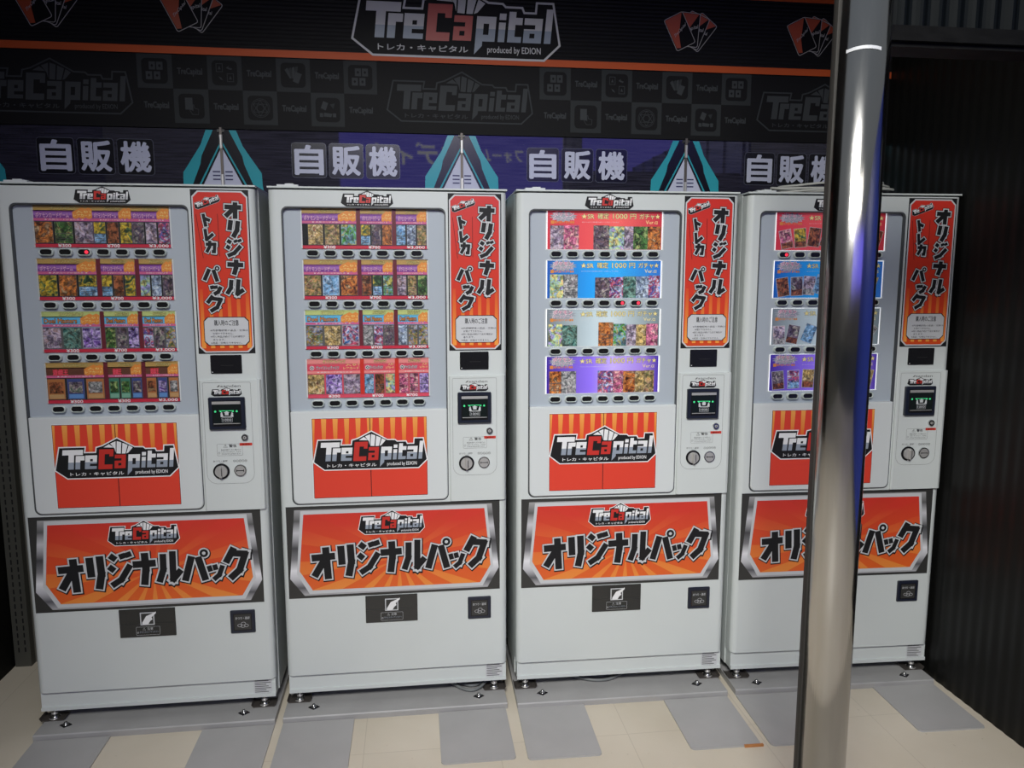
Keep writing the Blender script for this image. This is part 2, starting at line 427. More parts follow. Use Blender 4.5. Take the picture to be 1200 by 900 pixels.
def kata(mb, ch, cx, cz, w, h, rot, y, wt, edge, T=None, shadow=(0, 0), cols=None):
    """block katakana: black strokes, light rim, dark outer rim; wt and edge in metres"""
    c, s = math.cos(rot), math.sin(rot)
    fill, rim, outer = cols or (BLACK, LGREY, BLACK)
    for lay, (m, e, sh) in enumerate(((outer, edge*1.5, shadow), (rim, edge, (0, 0)), (fill, 0, (0, 0)))):
        yy = y-lay*L-KN[0]
        for st in KATA[ch]:
            line = [((p[0]-.5)*w, (p[1]-.5)*h) for p in st]
            for q in stroke_quads(line, wt+2*e, e):
                pts = [(cx+c*p.x-s*p.y+sh[0], cz+s*p.x+c*p.y+sh[1]) for p in q]
                yy -= 7e-6; KN[0] = (KN[0]+1.1e-6) % 6e-5
                mb.flat([T(*p) for p in pts] if T else pts, m, yy)
        if ch == 'パ':
            px, pz = .36*w, .42*h; ox, oz = cx+c*px-s*pz+sh[0], cz+s*px+c*pz+sh[1]
            r1 = wt*.62+e; yy -= 7e-6
            pts = arc(ox, oz, r1, 0, 360, 14)[:-1]; mb.flat([T(*p) for p in pts] if T else pts, m, yy)
            if lay == 2:
                pts = arc(ox, oz, wt*.26, 0, 360, 10)[:-1]; mb.flat([T(*p) for p in pts] if T else pts, rim, yy-L)


# ================================================================== THE SETTING
FLOOR = mat('beige_vinyl_floor', (0.52, 0.46, 0.36), 0.42)


def floor_setup(m):
    n, l, b = nodes(m)
    tc = n.new('ShaderNodeTexCoord'); mp = n.new('ShaderNodeMapping'); mp.inputs['Location'].default_value = (-0.224, 0.28, 0)
    bk = n.new('ShaderNodeTexBrick'); bk.offset = 0; bk.inputs['Scale'].default_value = 1; bk.inputs['Mortar Size'].default_value = 0.0012
    bk.inputs['Brick Width'].default_value = 0.4375; bk.inputs['Row Height'].default_value = 0.875; bk.inputs['Mortar Smooth'].default_value = 0.4
    bk.inputs['Color1'].default_value = (0.635, 0.575, 0.470, 1); bk.inputs['Color2'].default_value = (0.62, 0.562, 0.460, 1); bk.inputs['Mortar'].default_value = (0.49, 0.435, 0.35, 1)
    nz = n.new('ShaderNodeTexNoise'); nz.inputs['Scale'].default_value = 2.2; nz.inputs['Detail'].default_value = 8
    rp = n.new('ShaderNodeValToRGB'); ramp_set(rp, [(.3, (.86, .85, .82)), (.7, (1, 1, 1))])
    n2 = n.new('ShaderNodeTexNoise'); n2.inputs['Scale'].default_value = 60; n2.inputs['Detail'].default_value = 3
    r2 = n.new('ShaderNodeValToRGB'); ramp_set(r2, [(.24, (.72, .68, .62)), (.30, (1, 1, 1))])
    mx = n.new('ShaderNodeMix'); mx.data_type = 'RGBA'; mx.blend_type = 'MULTIPLY'; mx.inputs[0].default_value = 1
    m2 = n.new('ShaderNodeMix'); m2.data_type = 'RGBA'; m2.blend_type = 'MULTIPLY'; m2.inputs[0].default_value = 0.7
    l.new(tc.outputs['Object'], mp.inputs[0]); l.new(mp.outputs[0], bk.inputs['Vector']); l.new(tc.outputs['Object'], nz.inputs['Vector']); l.new(tc.outputs['Object'], n2.inputs['Vector'])
    l.new(nz.outputs['Fac'], rp.inputs[0]); l.new(n2.outputs['Fac'], r2.inputs[0])
    l.new(bk.outputs['Color'], mx.inputs[6]); l.new(rp.outputs[0], mx.inputs[7]); l.new(mx.outputs[2], m2.inputs[6]); l.new(r2.outputs[0], m2.inputs[7])
    l.new(m2.outputs[2], b.inputs['Base Color'])


floor_setup(FLOOR)
mb = MB(); mb.box(-1.2, 4.6, -4.4, 0.62, -0.05, 0.0, FLOOR)
tag(mb.build('floor'), 'beige vinyl tile floor in front of the machines', 'floor', kind='structure')
ASPH = noise_tint(mat('street_asphalt', (0.10, 0.10, 0.10), 0.8), 40, 0.3)
mb = MB(); mb.box(-14, 18, -16, -4.4, -0.12, -0.02, ASPH)
tag(mb.build('ground'), 'grey street paving beyond the shop floor', 'ground', kind='structure')
BACKW = noise_tint(mat('back_wall_board', (0.115, 0.11, 0.09), 0.6), 5, 0.1)
mb = MB(); mb.box(-0.36, 3.4, 0.50, 0.56, 0, 2.8, BACKW)
tag(mb.build('wall_back'), 'olive grey back wall behind the machines', 'wall', kind='structure')
DARKW = mat('black_corrugated_sheet', (0.007, 0.007, 0.0065), 0.40, spec=0.18)


def corrugated_wall(name, x, y0, y1, z0, z1, side, m, pitch=0.05, amp=0.0022, th=0.02):
    mb = MB(); n = int((y1-y0)/pitch*10)
    front = [(x+side*amp*(0.5+0.5*math.cos(2*PI*((y0+(y1-y0)*i/n)-y0)/pitch)), y0+(y1-y0)*i/n) for i in range(n+1)]
    prof = front+[(x-side*th, y1), (x-side*th, y0)]
    mb.prism(prof, 2, z0, z1, m)
    return mb.build(name)


tag(corrugated_wall('wall_right', 3.235, -0.85, 0.50, 0, 2.75, -1, DARKW), 'black corrugated sheet wall to the right of the machines', 'wall', kind='structure')
DARKL = noise_tint(mat('black_side_sheet', (0.006, 0.006, 0.005), 0.6, spec=0.1), 60, 0.4)
mb = MB(); mb.box(-0.345, -0.305, -0.85, 0.50, 0, 2.75, DARKL)
tag(mb.build('wall_left'), 'black side wall to the left of the machines', 'wall', kind='structure')
CEIL = mat('added_canopy_board', (0.02, 0.02, 0.021), 0.6)
mb = MB(); mb.box(-0.36, 3.4, -0.85, 0.56, 2.76, 2.82, CEIL)  # canopy put in out of view to darken the fascia from above
tag(mb.build('ceiling'), 'unseen dark canopy added over the machines to shade the fascia', 'ceiling', kind='structure')

# ================================================================== VENDING MACHINES
H = 0.06   # skirt bottom above the floor


def common_parts():
    P = {}
    # cabinet body
    mb = MB()
    mb.box(0.004, 0.778, 0.075, 0.44, 0.0, 1.752, BODY)
    mb.box(-0.001, 0.783, 0.004, 0.44, 1.752, 1.757, WHITE)
    mb.box(0.0, 0.006, 0.062, 0.30, 0.0, 1.752, WHITE); mb.box(0.776, 0.782, 0.062, 0.30, 0.0, 1.752, WHITE)
    mb.prism([(0.004, 0.012), (0.778, 0.012), (0.778, 0.08), (0.004, 0.08)], 2, 0.0, 0.064, SKIRT)
    mb.box(0.004, 0.778, 0.006, 0.012, 0.0, 0.012, SKIRT)
    P['cabinet'] = mb
    # door: rounded stiles, rails, hole for the display
    mb = MB(); r = 0.022; z0, z1 = 0.068, 1.7455
    lft = [(0.0, 0.058), (0.0, r)]+[(r-r*math.cos(math.radians(a)), r-r*math.sin(math.radians(a))) for a in range(15, 90, 15)]+[(r, 0.0), (0.0416, 0.0), (0.0416, 0.058)]
    mb.prism(lft, 2, z0, z1, WHITE)
    rgt = [(0.5749, 0.058), (0.5749, 0.0), (0.78-r, 0.0)]+[(0.78-r+r*math.sin(math.radians(a)), r-r*math.cos(math.radians(a))) for a in range(15, 90, 15)]+[(0.78, r), (0.78, 0.058)]
    mb.prism(rgt, 2, z0, z1, WHITE)
    mb.prism([(0.0416, 0), (0.5749, 0), (0.5749, .058), (0.0416, .058)], 2, 1.6925, z1, WHITE)
    mb.prism([(0.0416, 0), (0.5749, 0), (0.5749, .058), (0.0416, .058)], 2, z0, 0.690, WHITE)
    for cx, cz, a0, kx, kz, rr in ((0.0416, 1.6925, 90, 1, -1, .02), (0.5749, 1.6925, 0, -1, -1, .02), (0.0416, .690, 180, 1, 1, .022), (0.5749, .690, 270, -1, 1, .022)):
        pts = [(cx, cz)]+arc(cx+kx*rr, cz+kz*rr, rr, a0, a0+90, 6)
        mb.prism(pts, 1, 0.0, 0.03, WHITE)
    P['door'] = mb
    mb = MB(); o = rrect(0.0412, 0.5753, 0.6896, 1.6929, (.022, .022, .02, .02)); i = rrect(0.0450, 0.5715, 0.6930, 1.6885, (.019, .019, .017, .017))
    mb.prism(o, 1, -0.0008, 0.004, GASKET, caps=False); mb.ring(o, i, GASKET, -0.0008); mb.prism(i[::-1], 1, -0.0008, 0.014, GASKET, caps=False)
    P['gasket'] = mb
    mb = MB(); mb.box(0.0418, 0.5747, 0.016, 0.03, 1.0145, 1.6922, PANEL)
    for k, (a, b) in enumerate(ROWS):
        mb.ring(rect4(0.1005, 0.516, b-.003, a+.003), rect4(0.1045, 0.512, b, a), PANELW, 0.0145)
        mb.box(0.1005, 0.516, 0.0145, 0.0158, a+.0005, a+.003, PANELW)
    P['display_panel'] = mb
    mb = MB(); mb.rbox(0.0462, 0.5722, 0.6935, 1.0145, -0.005, 0.02, (.02, .02, .003, .003), PANELW, .003)
    P['lower_panel'] = mb
    # poster on the lower panel
    mb = MB(); y = -0.0056; mb.rect(.1135, .504, .7105, .992, PWHITE, y); mb.rect(.1155, .5024, .7125, .990, BLACK, y-L)
    xm = .309
    for a, b in ((.117, xm-.0012), (xm+.0012, .501)):
        mb.rect(a, b, .714, .9886, SQRED, y-2*L); w = (b-a)
        for k in range(6):
            c = a+w*(k+.0)/5.0; t0, t1 = max(a, c-.0085), min(b, c+.0085)
            mb.flat([(t0, .9886), (t1, .9886), (min(b, max(a, c+.003)), .86), (min(b, max(a, c-.006)), .86)], ORSTRIPE, y-3*L)
    logo(mb, lambda u, v: (.119+u*.0381, .812+v*.0392), y-4*L)
    P['poster'] = mb
    # logo sticker over the window
    mb = MB(); logo(mb, lambda u, v: (.235+u*.0166, 1.695+v*.0150), -0.0006, mono=(BLACK, BLACK, PWHITE, LGREY, LOGORED)); P['logo_sticker'] = mb
    # tall label
    mb = MB(); x0, z0, w, h = .583, 1.215, .1795, .5262; y = -0.0008
    U = lambda u, v: (x0+u*w, z0+(1-v)*h)
    mb.box(x0, x0+w, y, 0.001, z0, z0+h, BLACK)
    oct_ = lambda g, c: [U(g+c, g*.36), U(1-g-c, g*.36), U(1-g, g*.36+c*.34), U(1-g, 1-g*.36-c*.34), U(1-g-c, 1-g*.36), U(g+c, 1-g*.36), U(g, 1-g*.36-c*.34), U(g, g*.36+c*.34)]
    mb.flat(oct_(.02, .10), LGREY, y-L); mb.flat(oct_(.045, .09), LABELRED, y-2*L)
    for k in range(6):
        c = .10+.16*k; mb.flat([U(c-.035, .965), U(c+.04, .965), U(c+.03, .60), U(c-.025, .60)], LABELSTR, y-3*L)
    co, si = math.cos(.36), math.sin(.36)
    def TL(u, v):
        a, b = (u-5)*.0083, (v-1.6)*.0083
        q = U(.28, .072); return (q[0]+co*a-si*b, q[1]+si*a+co*b)
    logo(mb, TL, y-4*L, mono=(LGREY, BLACK, PWHITE, LGREY, LOGORED), detail=False)
    yk = y-6*L
    for ch, u, v, ww, hh, rt, wt in (('オ', .725, .124, .052, .052, -.04, .0148), ('リ', .72, .234, .039, .054, -.16, .0148), ('ジ', .71, .352, .046, .052, .0, .0125), ('ナ', .72, .466, .050, .049, -.05, .0148), ('ル', .71, .588, .050, .053, -.12, .0135)):
        q = U(u, v); kata(mb, ch, q[0], q[1], ww, hh, rt, yk, wt, .0034)
    for ch, u, v, ww, hh, rt in (('ト', .26, .182, .030, .041, .18), ('レ', .29, .268, .031, .036, .1), ('カ', .31, .342, .033, .038, .0)):
        q = U(u, v); kata(mb, ch, q[0], q[1], ww, hh, rt, y=yk, wt=.0104, edge=.0028)
    for ch, u, v, ww, hh, rt in (('パ', .30, .508, .045, .048, -.12), ('ッ', .365, .598, .035, .037, -.15), ('ク', .32, .69, .047, .051, -.12)):
        q = U(u, v); kata(mb, ch, q[0], q[1], ww, hh, rt, y=yk, wt=.0124, edge=.0032)
    for a, b in (((.08, .15), (.17, .41)), ((.45, .145), (.455, .40))):
        p, q = U(*a), U(*b); mb.flat([p, q, (q[0]+.0012, q[1]), (p[0]+.0012, p[1])], BLACK, yk)
    def R8(g): 
        a0, a1, b0, b1, c = .13+g, .90-g, .775+g*.34, .945-g*.34, .07
        return [U(a0+c, b0), U(a1-c, b0), U(a1, b0+c*.34), U(a1, b1-c*.34), U(a1-c, b1), U(a0+c, b1), U(a0, b1-c*.34), U(a0, b0+c*.34)]
    mb.flat(R8(-.012), BLACK, y-4*L); mb.flat(R8(0), LGREY, y-5*L)
    p, q = U(.3, .825), U(.73, .79); mb.text('購入時のご注意', p[0], q[0], p[1], q[1], BLACK, y-6*L, .01)
    for k, t in enumerate(('※内容確認後の返品・交換は', 'お受けできません。', '※同じ商品が続けて出る場合が', 'あります。', '※返品・交換はできません。')):
        v = .848+.0195*k; ln = (.66, .4, .6, .25, .55)[k]
        p, q = U(.23 if k % 2 == 0 else .27, v+.0125), U(.23+ln, v); mb.text(t, p[0], q[0], p[1], q[1], BLACK, y-6*L, 0, None, 1)
    P['vertical_label'] = mb
    # small black window under the label
    mb = MB(); mb.rbox(.6185, .7177, 1.149, 1.2106, -.004, .004, .003, BLACKG, .0015); mb.rect(.652, .690, 1.176, 1.177, CHAR, -.0044); mb.rect(.6225, .626, 1.153, 1.156, LGREY, -.0044)
    P['display_screen'] = mb
    # coin panel
    mb = MB(); mb.prism([(.580, .004), (.580, -.006), (.584, -.010), (.764, -.010), (.772, -.006), (.7755, .004)], 2, .687, 1.128, WHITE)
    y = -.0105; o = rrect(.591, .744, .779, 1.121, (.033, .033, .004, .004)); mb.ring(o, offset(o, -.0008), DGREY, y)
    mb.text('sanden', .648, .712, 1.105, 1.113, DGREY, y, .01); mb.flat([(.636, 1.106), (.645, 1.113), (.646, 1.109), (.64, 1.105)], DGREY, y)
    logo(mb, lambda u, v: (.618+u*.0096, 1.0755+v*.0085), y, mono=(BLACK, BLACK, PWHITE, LGREY, LOGORED), detail=False)
    o = rrect(.627, .709, .8745, .9145, .003); mb.ring(o, offset(o, -.0006), DGREY, y)
    mb.text('⚠ 警告', .648, .690, .902, .9125, BLACK, y, .01)
    for k, t in enumerate(('製品を揺すったり傾けたり', 'しないでください。けがを', 'するおそれがあります。')):
        mb.text(t, .640, .704, .892-.007*k, .897-.007*k, DGREY, y, 0, None, 1)
    o = arc(.633, .884, .0035, 0, 360, 10)[:-1]; mb.ring(o, offset(o, -.0007), DGREY, y)
    mb.rect(.700, .7405, .9075, .9165, RED, y); mb.text('使用中', .708, .733, .9092, .9148, BLACK, y-L, 0, None, 2)
    mb.text('おつり・返却', .613, .658, .8535, .860, DGREY, y, .01); mb.text('⇦⇨', .632, .646, .848, .8525, DGREY, y)
    for k in range(5):
        o = arc(.681+.0092*k, .856, .0042, 0, 360, 10)[:-1]; mb.ring(o, offset(o, -.0008), DGREY, y); mb.text('500' if k == 0 else '100' if k == 1 else '50' if k == 2 else '10' if k == 3 else '¥', .6785+.0092*k, .6835+.0092*k, .8545, .8575, DGREY, y, 0, None, 1)
    P['coin_panel'] = mb
    mb = MB(); y = -.0105
    mb.rbox(.6085, .7245, .9642, 1.0722, -.022, -.0095, .004, NAVY, .003)
    mb.rbox(.6205, .7125, .976, 1.062, -.0235, -.0215, .003, BLACKG, .001)
    mb.box(.6215, .7115, -.026, -.0230, 1.0505, 1.0595, STEELF); mb.box(.6245, .7085, -.0255, -.023, .9845, .9865, STEELF)
    mb.rect(.6245, .7085, .9875, 1.049, DISP, -.0239)
    for k, (xx, rr) in enumerate(((.631, .0035), (.648, .0028), (.687, .0028), (.699, .0035))):
        mb.flat(arc(xx, 1.0265, rr, 0, 360, 10)[:-1], LED, -.0243)
    mb.rect(.643, .690, 1.0275, 1.0295, LED, -.0243)
    mb.flat([(.661, 1.014), (.661, 1.022), (.657, 1.022), (.667, 1.0275), (.677, 1.022), (.673, 1.022), (.673, 1.014)], LGREY, -.0244)
    mb.flat([(.6475, 1.008), (.6475, 1.020), (.652, 1.025), (.656, 1.010), (.679, 1.010), (.683, 1.025), (.6875, 1.020), (.6875, 1.008)], LGREY, -.0246)
    o = rrect(.6505, .6845, .991, 1.0055, .001); mb.ring(o, offset(o, -.0008), LGREY, -.0246); mb.text('1000', .654, .681, .9945, 1.002, LGREY, -.0246)
    P['bill_slot'] = mb
    mb = MB(); mb.cyl((.7187, -.0095, .9355), (.7187, -.017, .9355), .0115, CHROME, 24, .0105); mb.cyl((.7187, -.0165, .9355), (.7187, -.0175, .9355), .0055, STEELF, 16); mb.box(.7180, .7194, -.0182, -.017, .9325, .9385, BLACKG)
    P['lock'] = mb
    mb = MB(); c = (.638, .822); mb.cyl((c[0], -.0095, c[1]), (c[0], -.0135, c[1]), .0265, BLACKG, 32); mb.cyl((c[0], -.0133, c[1]), (c[0], -.019, c[1]), .0205, STEELF, 32, .0195)
    mb.rbox(c[0]-.0045, c[0]+.0045, c[1]-.0195, c[1]+.0195, -.030, -.018, .004, STEELF, .002); mb.rect(c[0]+.003, c[0]+.0048, c[1]-.012, c[1]+.014, BLACKG, -.0303); mb.rect(c[0]-.001, c[0]+.001, c[1]-.0265, c[1]-.0215, PWHITE, -.0138)
    P['return_lever'] = mb
    mb = MB(); c = (.699, .8235); mb.cyl((c[0], -.0095, c[1]), (c[0], -.0150, c[1]), .0205, CHROME, 32, .0195); mb.cyl((c[0], -.0148, c[1]), (c[0], -.0152, c[1]), .0165, STEELF, 32)
    mb.rect(c[0]-.012, c[0]+.012, c[1]-.0012, c[1]+.0012, BLACKG, -.0156); mb.rect(c[0]-.0125, c[0]-.0105, c[1]-.004, c[1]+.004, BLACKG, -.0157); mb.rect(c[0]+.0105, c[0]+.0125, c[1]-.004, c[1]+.004, BLACKG, -.0157)
    P['coin_slot'] = mb
    # big banner
    mb = MB(); x0, z0, w, h = .0175, .354, .737, .3295; y = -.0008
    U = lambda u, v: (x0+u*w, z0+(1-v)*h)
    mb.box(x0, x0+w, y, .001, z0, z0+h, CHAR)
    mb.flat([U(*p) for p in ((.038, .035), (.962, .035), (.995, .755), (.94, .972), (.072, .972), (.008, .78))], SILVERP, y-L)
    mb.flat([U(*p) for p in ((.066, .045), (.938, .045), (.968, .735), (.916, .955), (.096, .955), (.04, .73))], LGREY, y-2*L)
    inn = [(.079, .085), (.926, .085), (.955, .72), (.904, .915), (.110, .915), (.053, .70)]
    mb.flat([U(*p) for p in inn], BANNER, y-3*L)
    cc = (.52, .60)
    def clip_to(poly, clip):
        out = poly
        n = len(clip)
        for i in range(n):
            a, b = clip[i], clip[(i+1) % n]; src = out; out = []
            side = lambda p: (b[0]-a[0])*(p[1]-a[1])-(b[1]-a[1])*(p[0]-a[0])
            for j in range(len(src)):
                p, q = src[j-1], src[j]; sp, sq = side(p), side(q)
                if (sp >= 0) != (sq >= 0):
                    t = sp/(sp-sq); out.append((p[0]+t*(q[0]-p[0]), p[1]+t*(q[1]-p[1])))
                if sq >= 0: out.append(q)
            if not out: return []
        return out
    for k in range(17):
        a = 2*PI*k/17+.11; d = .085
        tri = [(cc[0]+.03*math.cos(a), cc[1]+.06*math.sin(a)), (cc[0]+math.cos(a-d)*1.2, cc[1]+math.sin(a-d)*2.4), (cc[0]+math.cos(a+d)*1.2, cc[1]+math.sin(a+d)*2.4)]
        q = clip_to(tri, inn)
        if len(q) > 2: mb.flat([U(*p) for p in q], BANRAY, y-4*L)
    logo(mb, lambda u, v: (.262+u*.0226, .577+v*.0250), y-5*L, detail=True)
    rows = (('オ', .166, .622, .080, .116, .06, .0245), ('リ', .272, .60, .056, .114, .05, .0245), ('ジ', .375, .585, .070, .112, .02, .0205), ('ナ', .481, .580, .074, .112, .04, .0240), ('ル', .590, .570, .070, .110, -.02, .0215),
            ('パ', .703, .575, .074, .110, -.05, .0230), ('ッ', .791, .625, .054, .068, -.05, .0165), ('ク', .880, .562, .070, .110, -.10, .0230))
    for ch, u, v, ww, hh, rt, wt in rows:
        q = U(u, v); kata(mb, ch, q[0], q[1], ww, hh, rt, y-7*L, wt, .0048, shadow=(.0015, -.002))
    P['banner_sign'] = mb
    # dispenser flap
    mb = MB(); mb.rbox(.278, .4597, .2512, .3512, -.003, .004, .002, FLAPM, .001); y = -.0035
    mb.box(.281, .4567, -.0042, -.002, .298, .2995, CHAR)
    mb.rect(.346, .392, .294, .339, LGREY, y-2*L); mb.rect(.3495, .3885, .2975, .3355, CHAR, y-3*L)
    mb.flat([(.352, .297), (.352, .303), (.366, .326), (.385, .334), (.398, .341), (.398, .335), (.383, .321), (.386, .314), (.378, .308), (.372, .297)], PWHITE, y-4*L)
    o = rrect(.331, .408, .2585, .288, .003); mb.ring(o, offset(o, -.0007), LGREY, y-2*L); mb.text('⚠ 注意', .352, .386, .275, .2855, LGREY, y-2*L, 0)
    mb.text('手を入れないでください', .342, .404, .266, .2725, MGREY, y-2*L, 0, None, 1); o = arc(.3365, .268, .003, 0, 360, 8)[:-1]; mb.ring(o, offset(o, -.001), LGREY, y-2*L)
    P['dispenser_flap'] = mb
    mb = MB(); mb.rbox(.639, .722, .246, .3285, -.006, .004, .004, NAVY, .003); o = rrect(.650, .711, .257, .3175, .002); mb.ring(o, offset(o, -.003), BLACKG, -.0064); mb.rect(.653, .708, .260, .3145, CHAR, -.0063)
    mb.text('おつり・返却', .657, .704, .297, .3065, LGREY, -.0068, .01)
    for a, b, rx, rz in ((.671, .2755, .008, .0055), (.683, .282, .008, .0055), (.692, .2745, .008, .0055), (.681, .2725, .008, .0055)):
        o = [(a+rx*math.cos(t*PI/8), b+rz*math.sin(t*PI/8)) for t in range(16)]; mb.ring(o, offset(o, -.0012), LGREY, -.0068)
    P['coin_return'] = mb
    mb = MB(); mb.box(.703, .766, .0112, .0125, .005, .066, LGREY)
    for k in range(8): mb.rect(.707, .762-.008*(k % 3), .0095+.0068*k, .0123+.0068*k, DGREY, .0108)
    mb.rect(.709, .760, .0615, .0645, BLACK, .0107)
    P['rating_plate'] = mb
    mb = MB(); mb.box(.030, .098, .006, .05, 1.757, 1.7625, PANELW); mb.box(.055, .082, .008, .04, 1.7625, 1.766, PANELW)
    P['hinge_plate'] = mb
    return P


def foot_mb(x, y):
    mb = MB(); b = -H+.0225
    mb.cyl((x, y, b), (x, y, .004), .0065, CHROME, 16); mb.cyl((x, y, b+.004), (x, y, b+.011), .017, CHROME, 24, .011); mb.cyl((x, y, b), (x, y, b+.004), .019, STEELF, 24); mb.cyl((x, y, b+.016), (x, y, b+.022), .0115, STEELF, 6)
    # anchor bracket holding the foot
    prof = [(-.042, .012), (-.036, .0035), (-.018, .0045), (.0, .002), (.018, .0045), (.036, .0035), (.042, .012), (.042, .0095), (.036, .0005), (-.036, .0005), (-.042, .0095)]
    mb.prism([(x+a, b+c) for a, c in prof], 1, y-.022, y+.03, RUST)
    return mb


def button_mb():
    ring = MB(); a = rrect(-.0215, .0215, -.0115, .0115, .0114, 7); b = rrect(-.0195, .0195, -.0095, .0095, .0094, 7); c = rrect(-.0172, .0172, -.0078, .0078, .0077, 7)
    ring.prism(a, 1, .004, .016, BTNRING, caps=False)
    n = len(a)
    for p, q, y0, y1 in ((a, b, .004, .001), (b, c, .001, .004)):
        for j in range(n):
            k = (j+1) % n; ring.face([(p[j][0], y0, p[j][1]), (p[k][0], y0, p[k][1]), (q[k][0], y1, q[k][1]), (q[j][0], y1, q[j][1])], BTNRING, True)
    lens = MB(); lens.flat(c, BTNLENS, .0035)
    lit = MB(); lit.flat(c, BTNLENS, .0035); lit.flat(arc(.0075, 0, .0058, 0, 360, 12)[:-1], REDLED, .0031)
    return ring, lens, lit


ROWS = [(1.5559, 1.6902), (1.3893, 1.5236), (1.2220, 1.3563), (1.0560, 1.1920)]
BTN_Z = [1.5425, 1.3752, 1.2078, 1.0395]
BTN_X = [.137+.0567*k for k in range(7)]


def rect4(x0, x1, z0, z1): return [(x0, z0), (x1, z0), (x1, z1), (x0, z1)]


PURPLE = mat('print_purple', (0.22, 0.06, 0.30), .35); GOLD = mat('print_gold', (0.50, 0.32, 0.10), .35); GOLDT = mat('print_gold_text', (0.85, 0.74, 0.26), .4)
OLIVE = mat('print_olive', (0.30, 0.30, 0.05), .35); PINKT = mat('print_pink_text', (0.85, 0.50, 0.66), .4); BURST = mat('print_orange_burst', (0.74, 0.27, 0.05), .4)
PINKBAND = mat('print_pink_band', (0.62, 0.13, 0.27), .35); PRICE = mat('print_price_red', (0.55, 0.03, 0.06), .35); MAROON = mat('print_maroon', (0.14, 0.02, 0.03), .35)
SKYB = mat('print_sky_blue', (0.12, 0.46, 0.72), .35); LIME = mat('print_lime', (0.52, 0.60, 0.22), .35); BROWN = mat('print_brown', (0.13, 0.05, 0.03), .35)
ROSE = mat('print_rose', (0.68, 0.08, 0.13), .35); ROSEL = mat('print_light_rose', (0.80, 0.28, 0.26), .35); HOTPINK = mat('print_hot_pink', (0.80, 0.10, 0.17), .35)
VIOLETL = mat('print_lilac_band', (0.36, 0.16, 0.50), .35)
STYLES = {
    'purple': (GOLD, PURPLE, VIOLETL, PINKBAND, 'ポケモンカードゲーム', PINKT, PRICE),
    'blue': (LIME, SKYB, SKYB, PINKBAND, 'Duel Masters', BURST, PRICE),
    'brown': (GOLD, BROWN, BROWN, PINKBAND, '遊戯王', HOTPINK, PRICE),
    'rose': (ROSEL, ROSE, ROSE, ROSEL, 'ヴァイスシュヴァルツ', LGREY, ROSE),
}


def card_print(mb, x0, x1, z0, z1, k, kind, y, border=True, emit=0.0):
    """a card picture printed on the sheet"""
    m = art(k, emit); w = x1-x0; h = z1-z0
    mb.rect(x0, x1, z0, z1, DGREY if kind != 'w' else LGREY, y)
    g = .0012 if border else .0004
    if kind == 'f' or kind == 'w': mb.rect(x0+g, x1-g, z0+g, z1-g, m, y-L)
    elif kind == 't':                 # picture on top, text field below
        mb.rect(x0+g, x1-g, z0+h*.47, z1-g, m, y-L); mb.rect(x0+g, x1-g, z0+g, z0+h*.44, art('sky' if k == 'yellow' else k, emit), y-L)
        for q in range(3): mb.rect(x0+w*.12, x1-w*.15, z0+h*(.12+.1*q), z0+h*(.14+.1*q), DGREY, y-2*L)
    elif kind == 'y':                 # framed square picture, coloured text box under it
        fr, tx = {'firedark': (mat('card_orange', (.42, .16, .05), .4), mat('card_tan', (.5, .3, .13), .4)), 'grey': (mat('card_orange', (.42, .16, .05), .4), mat('card_tan', (.5, .3, .13), .4)),
                  'dark': (mat('card_navy', (.05, .07, .22), .4), mat('card_blue', (.12, .27, .55), .4)), 'green': (mat('card_green', (.05, .2, .13), .4), mat('card_mint', (.2, .42, .3), .4))}.get(k, (mat('card_navy', (.05, .07, .22), .4), mat('card_blue', (.12, .27, .55), .4)))
        mb.rect(x0+g, x1-g, z0+g, z1-g, fr, y-L); mb.rect(x0+w*.12, x1-w*.12, z0+h*.3, z1-h*.16, m, y-2*L); mb.rect(x0+w*.09, x1-w*.09, z0+h*.05, z0+h*.25, tx, y-2*L)


